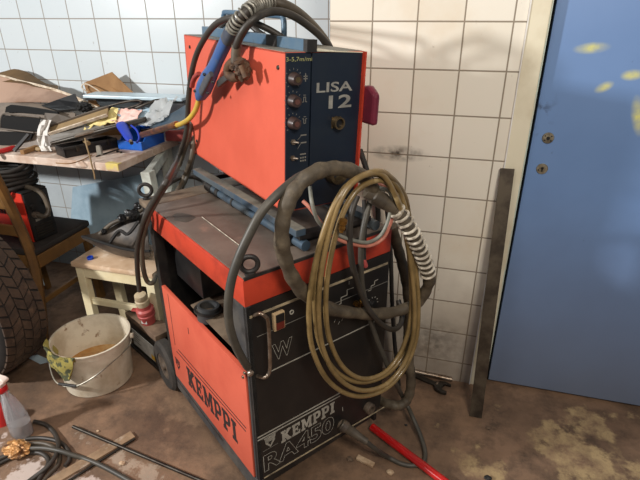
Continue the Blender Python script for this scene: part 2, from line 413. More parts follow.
# tiles
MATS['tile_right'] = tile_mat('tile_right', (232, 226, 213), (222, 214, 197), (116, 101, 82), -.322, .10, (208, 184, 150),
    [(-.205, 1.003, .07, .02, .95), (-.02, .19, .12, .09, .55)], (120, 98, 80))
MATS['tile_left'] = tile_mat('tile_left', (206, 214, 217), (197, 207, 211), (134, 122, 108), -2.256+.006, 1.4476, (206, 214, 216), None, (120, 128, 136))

def floor_mat():
    m = bpy.data.materials.new('floor'); m.use_nodes = True; nt = m.node_tree; b = nt.nodes['Principled BSDF']; MATS['floor'] = m
    P, (px, py, pz) = pos_nodes(nt)
    n1 = noise_node(nt, P, 2.6, 8, .65); n2 = noise_node(nt, P, 9, 8, .7); n3 = noise_node(nt, P, 38, 6, .7); n4 = noise_node(nt, P, 4.2, 9, .62)
    c = mixc(nt, rng(nt, n1, .36, .66), lin((144, 114, 90)), lin((96, 75, 58)))
    c = mixc(nt, rng(nt, n2, .45, .70, 0, .9), c, lin((74, 58, 46)))
    # worn yellowish screed in front of the door
    w = math_node(nt, 'ADD', n4, math_node(nt, 'MULTIPLY', math_node(nt, 'ADD', blob(nt, px, py, .50, 1.50, .46, .34, .2, .9), -.5), .34))
    c = mixc(nt, math_node(nt, 'MULTIPLY', rng(nt, w, .60, .66, 0, .85), rng(nt, n2, .36, .56)), c, lin((182, 156, 114)))
    c = mixc(nt, math_node(nt, 'MULTIPLY', rng(nt, n2, .60, .66, 0, .6), blob(nt, px, py, .42, 1.55, .35, .2, 0, .6)), c, lin((84, 68, 52)))
    # flakes of old pale paint near the coiled cable
    w2 = math_node(nt, 'ADD', n4, math_node(nt, 'MULTIPLY', math_node(nt, 'ADD', blob(nt, px, py, -1.12, .80, .55, .24, -.2, .8), -.75), .5))
    c = mixc(nt, rng(nt, w2, .50, .53, 0, .85), c, lin((196, 180, 170)))
    w3 = math_node(nt, 'ADD', n2, math_node(nt, 'MULTIPLY', math_node(nt, 'ADD', blob(nt, px, py, -1.0, 1.03, .5, .10, -.2, .9), -.75), .6))
    c = mixc(nt, rng(nt, w3, .56, .62, 0, .5), c, lin((190, 172, 152)))
    # damp patch by the cart wheel
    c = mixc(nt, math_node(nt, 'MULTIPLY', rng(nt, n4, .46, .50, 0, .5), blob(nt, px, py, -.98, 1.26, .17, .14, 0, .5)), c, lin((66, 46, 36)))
    c = mixc(nt, rng(nt, n3, .63, .72, 0, .5), c, lin((60, 48, 40)))
    nt.links.new(c, b.inputs['Base Color']); nt.links.new(rng(nt, n2, .3, .7, .5, .8), b.inputs['Roughness'])
    bp = nt.nodes.new('ShaderNodeBump'); bp.inputs['Strength'].default_value = .35; bp.inputs['Distance'].default_value = .006
    nt.links.new(n3, bp.inputs['Height']); nt.links.new(bp.outputs[0], b.inputs['Normal'])
floor_mat()
def door_mat():
    m = bpy.data.materials.new('door_blue'); m.use_nodes = True; nt = m.node_tree; b = nt.nodes['Principled BSDF']; MATS['door_blue'] = m
    P, (px, py, pz) = pos_nodes(nt)
    n1 = noise_node(nt, P, 2.2, 5); n2 = noise_node(nt, P, 26, 5, .7); n3 = noise_node(nt, P, 14, 6)
    c = mixc(nt, rng(nt, n1, .3, .7), lin((114, 144, 190)), lin((106, 136, 182)))
    c = mixc(nt, rng(nt, n2, .69, .76, 0, .5), c, lin((62, 72, 96)))
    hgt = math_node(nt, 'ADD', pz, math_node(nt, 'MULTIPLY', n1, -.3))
    c = mixc(nt, rng(nt, hgt, .75, -.15, 0, .75), c, lin((106, 108, 114)))  # shaded grey of the lower door mixed into the blue paint
    c = mixc(nt, math_node(nt, 'MULTIPLY', blob(nt, px, pz, *[(lambda q: (q.x, q.z))(aty(533, 113, YD))][0], .05, .07, 0, .6), rng(nt, n3, .55, .62, 0, .75)), c, lin((52, 56, 70)))
    for (x, y, rx, rz, ro) in ((592, 48, .036, .012, .1), (604, 87, .020, .011, .5), (632, 75, .022, .012, .1), (638, 116, .014, .045, .3)):
        q = aty(x, y, YD); k = blob(nt, px, pz, q.x, q.z, rx, rz, ro, .6)
        c = mixc(nt, math_node(nt, 'MULTIPLY', k, rng(nt, n3, .35, .58, .25, 1)), c, lin((214, 210, 128)))
    nt.links.new(c, b.inputs['Base Color']); b.inputs['Roughness'].default_value = .38
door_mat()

# ------------------------------------------------------------------ the setting
struct(MB().box((-3.6, -1.2, -.06), (2.2, 2.6, 0)), 'floor', 'floor')
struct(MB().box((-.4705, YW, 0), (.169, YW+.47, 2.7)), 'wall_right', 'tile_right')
struct(MB().box((-3.3, 1.0, 0), (-2.12, 1.08, 1.0)), 'wall_shade_added', 'frame_cream')  # low wall added out of view to shade the chair and tyre
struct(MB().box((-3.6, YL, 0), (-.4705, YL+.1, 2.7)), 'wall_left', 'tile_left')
fr1 = struct(MB().box((.169, YW-.004, 0), (.2295, YW+.12, 2.7), bev=.003), 'trim_1', 'frame_cream')
struct(MB().box((.2295, YW-.001, 0), (.2335, YW+.06, 2.7)), 'trim_2', 'frame_green')
struct(MB().box((.1665, YW-.007, 0), (.1705, YW-.002, 2.7)), 'trim_3', 'white_plastic')
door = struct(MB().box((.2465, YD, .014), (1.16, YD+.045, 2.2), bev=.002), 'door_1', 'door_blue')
struct(MB().box((.2335, YD+.02, 0), (1.2, YD+.08, 2.25)), 'wall_door_recess', 'gap_black')
struct(MB().box((1.165, YW-.004, 0), (1.26, YW+.12, 2.7)), 'trim_4', 'frame_cream')
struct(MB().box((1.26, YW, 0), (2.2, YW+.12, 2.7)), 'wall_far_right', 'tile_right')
for (x, y) in ((548, 138), (542, 168.8)):
    q = aty(x, y, YD)
    o = MB().lathe([(0, .0045), (.010, .0045), (.0175, .004), (.0195, .001), (.0195, 0)], (q.x, YD, q.z), (0, -1, 0), 28).build('door_lock', 'lock_metal', door, True)
    h = MB()
    if y < 150:
        h.cyl((q.x, YD-.0046, q.z), (q.x, YD-.0054, q.z), .006, 16)
        for a in (.6, 2.5, 3.8, 5.6): h.cyl((q.x+.0125*math.cos(a), YD-.0042, q.z+.0125*math.sin(a)), (q.x+.0125*math.cos(a), YD-.005, q.z+.0125*math.sin(a)), .0024, 10)
    else:
        h.cyl((q.x, YD-.0046, q.z+.003), (q.x, YD-.0054, q.z+.003), .0048, 16).box((q.x-.0022, YD-.0054, q.z-.009), (q.x+.0022, YD-.0046, q.z+.002))
        h.cyl((q.x-.012, YD-.0042, q.z-.004), (q.x-.012, YD-.005, q.z-.004), .003, 10)
    h.build('keyhole', 'lock_hole', o)

# ------------------------------------------------------------------ light
def area(name, loc, target, size, power, col, sy=None):
    l = bpy.data.lights.new(name, 'AREA'); l.energy = power; l.color = col; l.size = size
    if sy: l.shape = 'RECTANGLE'; l.size_y = sy
    o = bpy.data.objects.new(name, l); COL.objects.link(o); o.location = loc
    o.rotation_euler = (Vector(target)-Vector(loc)).to_track_quat('-Z', 'Y').to_euler(); return o
area('work_lamp', (-3.0, -.42, 1.98), (-.4, 1.3, .9), .18, 106, (1, .985, .97))
area('fill_lamp', (-.9, .1, 2.65), (-.6, 1.2, .4), .8, 13, (1, .93, .84))  # unseen overhead light, warm general fill
area('fill_lamp', (.7, -.5, 2.5), (.2, 1.7, .9), .6, 42, (1, .91, .79))  # unseen fill from the camera side, lifts the right wall
w = bpy.data.worlds.new('world'); w.use_nodes = True; SC.world = w
w.node_tree.nodes['Background'].inputs[0].default_value = (.78, .86, 1, 1); w.node_tree.nodes['Background'].inputs[1].default_value = .15
SC.view_settings.view_transform = 'Standard'; SC.view_settings.look = 'None'; SC.view_settings.gamma = 1; SC.view_settings.use_curve_mapping = False
SC.view_settings.exposure = .0
cd = bpy.data.cameras.new('camera'); cd.sensor_width = 36; cd.lens = FPX/640*36; cd.clip_start = .02
co = bpy.data.objects.new('camera', cd); COL.objects.link(co)
M = Matrix((RT, UP, -FW)).transposed().to_4x4(); M.translation = CAM; co.matrix_world = M; SC.camera = co
# ------------------------------------------------------------------ welding power source (cart coords: x along its front, y back, z up)
W_, D_, ZT, ZR = .527, .640, .88, .795
ps = empty('welding_power_source', CART, 'large orange and black welding power source on wheels with RA450 printed on its front', 'welding machine')
X, Y, Z = Vector((1, 0, 0)), Vector((0, 1, 0)), Vector((0, 0, 1))
MB().box((0, 0, ZR), (W_, D_, .8755), bev=.004).build('tray_rim', 'red_orange', ps, True)
tt = MB().box((.004, .004, .876), (W_-.004, D_-.002, .880), bev=.001).build('tray_top', 'tray_top', ps)
MB().box((.004, -.0012, .873), (W_-.004, .004, .8815)).build('edge_trim', 'black_rubber', tt)
os_ = tp(183, 217.5, .88); ou = tp(194, 218, .88)-os_; ov = tp(183, 222, .88)-os_
MB().prism([(math.cos(t)*(1+.12*math.sin(3*t+1)+.06*math.sin(7*t)), math.sin(t)*(1+.1*math.sin(4*t))) for t in [2*math.pi*k/40 for k in range(40)]], .0005, (os_.x, os_.y, .8801), ou, -ov).build('oil_stain', 'oil_stain', tt)
MB().box((0, D_+.012, .855), (W_, .745, .877), bev=.003).build('rear_plate', 'rear_plate', ps, True)
MB().box((.006, D_-.01, ZR+.01), (W_-.006, .735, .855)).build('rear_housing', 'black_metal', ps)
a, b_ = sd(244.5, 366), sd(161, 289); zp = (a.z+b_.z)/2
sp = MB().box((-.002, .028, .146), (.012, .640, zp), bev=.002).build('side_panel', 'orange_paint', ps, True)
fl = MB().box((.0, 0, .075), (.02, .69, .145), bev=.002).build('lower_frame', 'dark_grey_metal', ps)
MB().prism([(0, ZR), (.115, ZR), (.022, zp), (.022, .10), (0, .10)], -.014, (.016, 0, 0), Y, Z).build('corner_gusset', 'dark_grey_metal', ps)
MB().box((.0, .64, .075), (.035, .675, ZR+.02), bev=.002).build('rear_post', 'black_metal', ps)
fp = MB().box((.002, .0, .152), (W_-.002, .016, ZR-.001), bev=.0015).build('front_panel', 'black_panel', ps)
MB().box((.006, .03, .08), (W_-.006, .05, .155)).build('front_skirt', 'black_metal', ps)
MB().box((W_-.016, .017, .075), (W_-.002, .69, ZR-.001)).build('right_panel', 'black_metal', ps)
MB().box((.02, .67, .09), (W_-.016, .69, ZR+.02)).build('rear_panel', 'black_metal', ps)
MB().box((.02, .05, .09), (W_-.016, .67, .11)).build('floor_plate', 'black_metal', ps)
zs = zp+.012
sh = MB().sheet([[(.02+.36*i/6, .03+.40*j/8, zs+.03*(i/6)) for j in range(9)] for i in range(7)], .004).build('inner_shelf', 'rear_plate', ps)
q = tp(208, 309, zs+.02)
MB().lathe([(.036, -.03), (.036, .022), (.028, .022), (.028, -.03)], (q.x, q.y, zs+.012), (0.1, 0, 1), 28, closed=True).build('bushing', 'dark_grey_metal', sh, True)
MB().lathe([(.046, 0), (.046, .006), (.038, .006), (.038, 0)], (q.x, q.y, zs+.016), (0.1, 0, 1), 28, closed=True).build('flange', 'black_metal', sh, True)
MB().box((.055, .40, zp+.035), (.26, .62, ZR-.002), bev=.006).build('inner_casing', 'black_plastic', ps, True)
MB().box((.40, .03, .11), (.41, .73, ZR-.002)).build('partition', 'black_metal', ps)
# side print: rule lines, emblem and maker's name
sx = -.0022
def s_(x, y): q = sd(x, y, .002); return Vector((sx, q.y, q.z))
pr = MB()
for (p, q) in (((176.5, 351), (246, 431.5)), ((178.3, 349.5), (246.2, 428.3))):
    pr.bar(s_(*p), s_(*q), .0008, .004, (0, 0, 1))
pr.bar(s_(167.8, 294), s_(175.2, 345), .0008, .003, (0, 1, 0)); pr.bar(s_(170.8, 371.5), s_(223, 441), .0008, .002)
pr.build('rule_lines', 'print_black', sp)
k0, k1 = s_(189, 384.5), s_(238, 444); kt = s_(187.3, 367)
mb = MB(); rt_ = Vector((0, -1, 0)); L = abs(k1.y-k0.y); up_ = Vector((0, 0, 1)); slope = (k1.z-k0.z)/L
add_slab(mb, 'KEMPPI', (sx+.0002, k0.y, k0.z), (rt_+up_*slope), up_, L, (kt.z-k0.z)*1.0)
mb.build('lettering', 'print_black', sp)
e0 = s_(183, 375)
def emblem(mb, o, right, up, s):       # hatched wedge over an open triangle
    o, right, up = Vector(o), Vector(right), Vector(up)
    for i in range(5):
        y0 = .95-.1*i; mb.prism([(.05+.02*i, y0), (.95-.02*i, y0), (.95-.02*i, y0+.055), (.05+.02*i, y0+.055)], .0006, o, right*s, up*s)
    for poly in ([(.12, .5), (.3, .5), (.5, .2), (.5, .0)], [(.88, .5), (.5, .0), (.5, .2), (.7, .5)], [(.12, .5), (.12, .6), (.42, .6), (.36, .5)], [(.64, .5), (.58, .6), (.88, .6), (.88, .5)]):
        mb.prism(poly, .0006, o, right*s, up*s)
    return mb
emblem(MB(), (sx+.0002, s_(174.5, 356).y, e0.z), rt_, up_, .052).build('emblem', 'print_black', sp)
for (x, y) in ((243, 377), (244.5, 373)): q = sd(x, y, .003); MB().lathe([(0, .005), (.004, .004), (.0055, 0)], (-.002, q.y, q.z), (-1, 0, 0), 12).build('bolt_head', 'bare_steel', sp, True)
for (x, y) in ((169.5, 374), (171, 384.5)): q = sd(x, y, .003); MB().lathe([(0, .006), (.005, .005), (.007, 0)], (-.002, q.y-.01, q.z), (-1, 0, 0), 12).build('bolt_head', 'bare_steel', sp, True)
MB().box((-.0026, sd(189, 331).y-.002, sd(189, 331).z-.012), (-.0018, sd(189, 331).y+.002, sd(189, 331).z+.014)).build('latch_slot', 'print_black', sp)

# front face: strips, switch, marks, sockets
def f_(x, y, d=.0): q = fr(x, y); return Vector((q.x, -d, q.z))
def fstrip(mb, p, q, h, th=.0012): return mb.bar(f_(*p)-Y*th/2, f_(*q)-Y*th/2, th, h, Z)
fstrip(MB(), (249.5, 317.5), (387.5, 263), .007, .002).build('upper_trim', 'trim_line', fp)
fstrip(MB(), (264, 478), (384, 407), .004, .002).build('lower_trim', 'trim_line', fp)
fstrip(MB(), (269, 372), (388, 315), .0035, .001).build('middle_trim', 'print_grey', fp)
l1 = MB(); fstrip(l1, (257, 337), (306, 315.5), .0018, .0008); fstrip(l1, (306, 315.5), (388, 281), .0014, .0008); l1.build('thin_line', 'print_dim', fp)
l2 = MB()
for (p, q) in (((257.5, 438), (340, 392.8)), ((257.5, 441), (340, 395.8))): fstrip(l2, p, q, .0042, .0008)
l2.build('double_rule', 'print_grey', fp)
def ftext(body, bl, br, tl, name, m, outline=0., slab=False, bold=0.):
    o, r, t = f_(*bl), f_(*br), f_(*tl); mb = MB(); w = (r-o).length; h = (t-o).length
    if slab: add_slab(mb, body, o, X, Z, w, h)
    else: add_text(mb, body, o, X, Z, w, h, outline, bold)
    return mb.build(name, m, fp)
ftext('KEMPPI', (281.4, 443.4), (334.4, 411.8), (281.2, 432), 'maker_lettering', 'print_grey', slab=True)
ftext('RA450', (264.2, 473), (334, 431), (263.6, 456), 'model_lettering', 'print_grey', outline=.012, bold=.03)
o = f_(262.8, 452); s = (f_(278, 444)-o).length
emblem(MB(), o+X*s*.1+Z*s*.05, X, Z, s*.82).build('emblem', 'print_grey', fp)
sq = MB()
for (a, c) in ((o, o+X*s), (o+X*s, o+X*s+Z*s*.9), (o+X*s+Z*s*.9, o+Z*s*.9), (o+Z*s*.9, o)): sq.bar(a, c, .0012, .0012)
sq.build('emblem_frame', 'print_dim', fp)
ftext('W', (272.6, 362), (292.5, 350), (271.5, 345.5), 'w_lettering', 'print_grey', outline=.013, bold=.03)
st = MB()
def stairs(pts):
    P = [f_(*p) for p in pts]
    for a, c in zip(P[:-1], P[1:]): st.bar(a, c, .001, .0022, Z if abs((c-a).x) > abs((c-a).z) else X)
stairs([(333, 307), (341, 303.5), (341, 297.5), (347, 295), (347, 290), (353.5, 287.5)])
stairs([(368, 291), (371, 290), (371, 286), (374.5, 284.5), (374.5, 281), (378, 279.5)])
st.build('step_graphics', 'print_grey', fp)
mk = MB()
for (x, y) in ((348.8, 280), (349.2, 283)): pass
mk.bar(f_(349, 281), f_(349, 284.5), .001, .002, X); mk.bar(f_(342.5, 407), f_(342.8, 411), .001, .002, X)
mk.bar(f_(364.5, 394), f_(364.8, 397.6), .001, .002, X); mk.bar(f_(366.6, 393), f_(366.9, 396.6), .001, .002, X)
for (x, y) in ((334, 322.5), (338, 324.5), (341.5, 321), (307, 325.5), (308.5, 335.5)): mk.bar(f_(x, y), f_(x+1.6, y-3.2), .001, .0018, X)
mk.build('socket_marks', 'print_grey', fp)
o = f_(277.3, 319.5)
sw = MB().box((o.x-.018, -.012, o.z-.028), (o.x+.018, 0, o.z+.028), bev=.003).build('rocker_switch', 'beige_plastic', fp, True)
MB().box((o.x-.012, -.016, o.z+.000), (o.x+.014, -.010, o.z+.024), bev=.001).build('rocker', 'black_plastic', sw)
MB().box((o.x-.012, -.015, o.z-.024), (o.x+.014, -.010, o.z-.001), bev=.001).build('indicator', 'dark_red', sw)
o = f_(291.5, 312); MB().lathe([(.0045, 0), (.0045, .002), (.0072, .002), (.0072, 0)], o, (0, -1, 0), 20, closed=True).build('lamp_ring', 'print_grey', fp, True)
o = f_(372, 304); MB().lathe([(0, .014), (.014, .014), (.016, 0)], o, (0, -1, 0), 24).build('dial', 'black_plastic', fp, True)
dl = MB()
for i in range(9):
    t = R(-130+32*i); d = X*math.sin(t)+Z*math.cos(t); dl.bar(o+d*.022-Y*.0004, o+d*.027-Y*.0004, .0018, .0008, Y)
dl.build('dial_scale', 'print_grey', fp)
for (x, y, nm) in ((341.5, 424.5, 'socket'), (367.5, 406.5, 'socket')):
    o = f_(x, y); sk = MB().lathe([(.012, .0), (.012, .022), (.019, .022), (.021, .018), (.021, 0)], o, (0, -1, 0), 24, closed=True).build(nm, 'wheel_hub', fp, True)
    MB().lathe([(0, .004), (.0119, .004)], o, (0, -1, 0), 24).build('contact', 'black_plastic', sk)
o = f_(355.3, 303); bf = MB().lathe([(0, 0), (.010, 0), (.010, .010), (.007, .012), (.0075, .02), (.0, .02)], o, (0, -1, 0), 6)
bf.lathe([(0, 0), (.011, 0), (.011, .008), (.006, .012), (.007, .024), (.010, .026), (.010, .040), (.006, .044), (0, .044)], o+Vector((0, -.022, -.016)), (0.05, -.2, 1), 16).build('gas_fitting', 'brass', fp, True)
# bent rod handle on the front
hp = [(253.5, 316, .0), (260, 313.5, .035), (265.5, 316.5, .045), (268.3, 323, .045), (269.6, 345, .045), (270, 366, .045), (268.5, 374, .045), (264.5, 377.5, .04), (257, 376, .0)]
MB().tube([fr(x, y, d) for x, y, d in hp], .0052, 12, 6).build('front_handle', 'bare_steel', ps, True)
c = fr(249, 371.5, .0); MB().tube([c+Vector((.01, 0, -.012)), c+Vector((-.008, -.012, .0)), c+Vector((-.004, -.028, .018))], .004, 8, 5).blobby(c+Vector((0, -.008, 0)), .009, .1).build('wing_screw', 'bare_steel', ps, True)
# wheels
MB().cyl((.03, .765, .112), (W_-.03, .765, .112), .012, 16).build('axle', 'dark_steel', ps, True)
for x in (.06, W_-.09): MB().box((x, .665, .095), (x+.02, .785, .13), bev=.002).build('axle_bracket', 'black_metal', ps)
for (x0, x1) in ((-.012, .040), (W_-.04, W_+.012)):
    r = .112; wl = MB().lathe([(.06, 0), (r-.012, 0), (r, .010), (r, .042), (r-.012, .052), (.06, .052)], (x0, .765, r), (1, 0, 0), 48, closed=True).build('wheel', 'wheel_rubber', ps, True)
    MB().lathe([(0, -.004), (.016, -.004), (.018, .006), (.040, .010), (.052, .004), (.062, .004), (.062, .048), (0, .048)], (x0, .765, r), (1, 0, 0), 32).build('hub', 'wheel_hub', wl, True)
for x in (.07, W_-.07):
    cs = MB().cyl((x-.014, .12, .034), (x+.014, .12, .034), .034, 28).build('caster', 'wheel_rubber', ps, True)
    MB().box((x-.022, .09, .05), (x-.017, .14, .09)).box((x+.017, .09, .05), (x+.022, .14, .09)).box((x-.024, .08, .072), (x+.024, .15, .09)).build('fork', 'black_metal', cs)
# lifting eyes
c9 = Vector((.022, .722, .877)); r9 = tp(150.5, 187.5, .915)
for (c, n) in ((tp(250, 273.5, .884), 0), (c9, 1)):
    eb = MB(); cc = c+Z*(.027 if n == 0 else .034); v = CART.inverted().to_3x3() @ Vector((.45, -.85, 0)).normalized(); u = v.cross(Z)
    eb.tube([cc+u*.0215*math.cos(t)+Z*.0215*math.sin(t) for t in [2*math.pi*k/28 for k in range(28)]], .0068, 12, 1, closed=True)
    eb.cyl(c-Z*.004, c+Z*.004, .014, 16).cyl(c, cc-Z*.02, .007, 12).build('lifting_eye', 'black_metal', ps, True)

# ------------------------------------------------------------------ blue tube cradle under the wire feeder
crd = empty('feeder_cradle', CART @ Matrix.Translation((.3, .3, .88)), 'blue grey steel tube cradle lying on the dusty tray under the orange feeder', 'steel frame')
IC = Matrix.Translation((-.3, -.3, -.88))
def cl(x, y, z): return IC @ tp(x, y, z)
a, c = cl(209, 186.5, .897), cl(306, 246, .897); MB().tube([a, c], .0155, 16, 1).build('side_tube', 'slate_steel', crd, True)
d_ = (c-a).normalized()
for (t0, t1) in ((-.006, .04), (.075, .098), (.2, .21)): MB().tube([a+d_*t0, a+d_*t1], .0175, 16, 1).build('tube_sleeve', 'black_rubber', crd, True)
a2, c2 = cl(197, 171, .940), cl(301, 233, .940)
rl = MB().bar(a2, c2, .032, .020, Z, .002).build('side_rail', 'slate_steel', crd)
MB().bar(a2+Z*.0105, c2+Z*.0105, .030, .001, Z).build('rail_top', 'dusty_steel', crd)
wx = FEED.to_3x3() @ X; cx = CART.inverted().to_3x3() @ wx; cx.z = 0; cx.normalize()
MB().bar(a2+cx*.225, c2+cx*.225, .032, .020, Z, .002).build('side_rail', 'slate_steel', crd)
MB().tube([a+cx*.25, c+cx*.25], .0155, 16, 1).build('side_tube', 'slate_steel', crd, True)
MB().bar(c2-d_*.02-cx*.0-Z*.018, c2-d_*.02+cx*.25-Z*.018, .03, .016, Z, .002).build('cross_bar', 'black_metal', crd)
MB().bar(a2+d_*.05-Z*.018, a2+d_*.05+cx*.24-Z*.018, .03, .016, Z, .002).build('cross_bar', 'black_metal', crd)
MB().bar(c2-d_*.06-cx*.01-Z*.043, c2-d_*.06+cx*.27-Z*.043, .02, .03, Z, .002).build('cross_bar', 'black_metal', crd)

# ------------------------------------------------------------------ wire feeder
FL, FH = .705, .412
FWd = ff(363.5, 57).x
fd = empty('wire_feeder', FEED, 'orange wire feeder box with navy front reading LISA 12, on top of the cart', 'wire feeder')
dv = ff(310.6, 100).x
FT = fs(284.4, 52.3).z
hs = MB().box((0, .003, 0), (.004, FL, FT)).box((0, .003, FT-.004), (FWd, FL, FT)).box((FWd-.004, .003, 0), (FWd, FL, FT)).box((0, FL-.004, 0), (FWd, FL, FT)).box((0, .003, 0), (FWd, FL, .004))
hs.build('housing', 'orange_hood', fd)
MB().sheet([[(dv+.004+(FWd-dv-.002)*i/5, -.004+.12*j/3, FT+.003-.006*(i/5)) for j in range(4)] for i in range(6)], .002).build('hood_lip', 'frame_cream', fd)
MB().box((.002, .006, FT), (FWd-.002, FL-.004, FT+.0012)).build('top_cover', 'dusty_steel', fd)
MB().bar((FWd-.003, -.003, 0), (FWd-.003, -.003, FT), .006, .022, Y).build('front_edge', 'red_orange', fd)
cp = MB().box((.0015, .0, .004), (dv-.0015, .012, FT-.001), bev=.001).build('control_strip', 'navy_panel', fd)
np_ = MB().box((dv+.0005, -.003, .004), (FWd-.006, .012, FT-.002), bev=.001).build('front_panel', 'navy_panel', fd)
MB().box((.008, .02, .006), (FWd-.008, .06, FT-.006)).build('inner_chassis', 'black_metal', fd)
def g_(x, y): q = ff(x, y); return Vector((q.x, -.0002, q.z))
def gtext(body, bl, br, tl, name, m, par, bold=0., d=0.):
    o, r, t = g_(*bl)-Y*d, g_(*br)-Y*d, g_(*tl)-Y*d; return add_text(MB(), body, o, X, Z, (r-o).x, (t-o).z, 0, bold).build(name, m, par)
gtext('LISA', (315.6, 92.8), (351.5, 89.6), (315.4, 82.6), 'name_lettering', 'print_lisa', np_, .018, .003)
gtext('12', (327.6, 108.6), (350.3, 107), (327.4, 95.4), 'number_lettering', 'print_lisa', np_, .022, .003)
gtext('3-5,7m/min', (286, 62.2), (315, 61), (286, 57.2), 'pencil_note', 'pale_hand', cp, -.004)
for (x, y, r) in ((294.6, 78.4, .0165), (294, 100.4, .0165), (293.8, 122.4, .0165)):
    o = g_(x-1.2, y+.3); kn = MB().lathe([(.0, .022), (r*.78, .022), (r*.84, .020), (r*.9, .008), (r, .004), (r, 0)], o, (0, -1, 0), 24).build('knob', 'knob_brown', cp, True)
    MB().lathe([(0, .0235), (r*.42, .0235), (r*.42, .021)], o, (0, -1, 0), 20).build('knob_cap', 'tarnished_brass' if y < 90 else 'knob_cap', kn, True)
    tk = MB()
    for i in range(11):
        t = R(-140+28*i); d = X*math.sin(t)+Z*math.cos(t); tk.bar(o+d*(r+.005)-Y*.0003, o+d*(r+.0085)-Y*.0003, .0014, .0006, Y)
    tk.build('dial_scale', 'print_dim', cp)
sg = MB()
o = g_(305.5, 77.5); sg.bar(o-Z*.010, o+Z*.010, .0006, .0024, X); sg.bar(o-X*.006-Z*.003, o+X*.006-Z*.003, .0006, .0022, Z); sg.bar(o-X*.006+Z*.003, o+X*.006+Z*.003, .0006, .0022, Z)
o = g_(304.5, 99.5); 
for k, zz in ((0, 1), (1, -1)):
    o = g_(304.6, (99.5, 121)[k]); sg.bar(o-X*.007-Z*.006*zz, o-X*.003-Z*.006*zz, .0006, .0018, Z); sg.bar(o-X*.003-Z*.006*zz, o-X*.003+Z*.006*zz, .0006, .0018, X); sg.bar(o-X*.003+Z*.006*zz, o+X*.003+Z*.006*zz, .0006, .0018, Z)
    sg.bar(o+X*.003-Z*.006*zz, o+X*.003+Z*.006*zz, .0006, .0018, X); sg.bar(o+X*.003-Z*.006*zz, o+X*.007-Z*.006*zz, .0006, .0018, Z); sg.bar(o-X*.004+Z*.011, o+X*.004+Z*.011, .0006, .0014, Z)
for (x, y, n) in ((303.5, 135, 1), (303.5, 142.5, 1), (303, 154, 1), (303, 157.5, 3), (303, 160.5, 3)):
    o = g_(x, y)
    if n == 1: sg.bar(o-X*.009, o+X*.009, .0006, .0035, Z)
    else:
        for i in (-1, 0, 1): sg.bar(o+X*(.007*i-.0022), o+X*(.007*i+.0022), .0006, .0045, Z)
sg.bar(g_(297.5, 140), g_(301, 136), .0006, .001, X); sg.bar(g_(297.5, 149), g_(301, 143), .0006, .001, X)
sg.build('symbols', 'print_dim', cp)
for (x, y) in ((293, 142), (292.5, 158)):
    o = g_(x, y); ts = MB().lathe([(0, .004), (.0075, .004), (.008, 0)], o, (0, -1, 0), 6).build('toggle_switch', 'bare_steel', cp)
    MB().tube([o-Y*.003, o+Vector((.008, -.016, .001))], .0026, 10, 1).build('toggle', 'bare_steel', ts, True)
o = g_(335.2, 122)-Y*.003; cn = MB().lathe([(0, .003), (.021, .003), (.021, 0)], o, (0, -1, 0), 4, (1, 0, 1)).lathe([(.0125, 0), (.0125, .020), (.0165, .020), (.017, .012), (.0155, .010), (.0165, 0)], o, (0, -1, 0), 24, closed=True).build('control_socket', 'tarnished_brass', np_, True)
MB().lathe([(0, .012), (.0124, .012)], o, (0, -1, 0), 24).build('pin_insert', 'black_plastic', cn)
o = g_(333, 171)-Y*.003; tc = MB().lathe([(.02, 0), (.02, .03), (.03, .03), (.033, .02), (.033, 0)], o, (0, -1, 0), 28, closed=True).build('torch_connector', 'tarnished_brass', np_, True)
for (x, y) in ((278.3, 67.5), (190, 47), (197, 141)): q = fs(x, y); MB().lathe([(0, .004), (.005, .003), (.006, 0)], (0, q.y, q.z), (-1, 0, 0), 14).build('side_screw', 'dark_steel', fd, True)
# blue square tube along the top and the carrying handle
tx = ff(312.6, 47).x-.005; ts_ = .027
tu = MB().bar((tx, -.002, FT+ts_/2+.001), (tx, FL-.02, FT+ts_/2+.001), ts_, ts_, Z, .002).build('top_tube', 'blue_steel', fd)
MB().box((tx-ts_/2-.001, -.006, FT), (tx+ts_/2+.001, .012, FT+ts_+.002)).build('end_cap', 'black_rubber', tu)
y0 = in_frame(FEED, 271.5, 41, 0, tx-ts_/2).y; MB().box((tx-ts_/2-.001, y0-.03, FT+.0005), (tx+ts_/2+.001, y0+.03, FT+ts_+.002)).build('tape_band', 'black_rubber', tu)
hx = .155
h1 = in_frame(FEED, 284, 36, 0, hx); ht = in_frame(FEED, 275, 15.5, 0, hx)
yf, zt_ = h1.y, ht.z; yb = in_frame(FEED, 224, 30, 0, hx).y
MB().tube([(hx, yf, FT), (hx, yf, zt_-.02), (hx, yf+.008, zt_-.005), (hx, yf+.028, zt_), (hx, (yf+yb)/2, zt_), (hx, yb-.028, zt_), (hx, yb-.008, zt_-.005), (hx, yb, zt_-.02), (hx, yb, FT)], .0085, 14, 6).build('carry_handle', 'blue_steel', fd, True)
# maroon spool cover on the right side
q1 = in_frame(FEED, 368, 104, 0, FWd+.03)
mx = FWd+.001
sc2 = MB().prism([(-.05, -.048), (.035, -.048), (.045, -.02), (.015, .05), (-.02, .056), (-.05, .035)], .022, (mx, q1.y-.01, q1.z), Y, Z).build('spool_cover', 'maroon', fd, bevel=.008)
# ------------------------------------------------------------------ torch, clamp and hoses on the feeder
def fsd(x, y, d): return fsw(x, y, d)          # d metres out from the feeder's left side (negative = over the top)
CABLES = 'hoses and cables of the welding set'
th = empty('welding_torch', fsw(206, 90, .05), 'blue welding torch with yellow swan neck hanging against the orange feeder side', 'welding torch')
TI = th.matrix_world.inverted()
def T(x, y, d): return TI @ fsw(x, y, d)
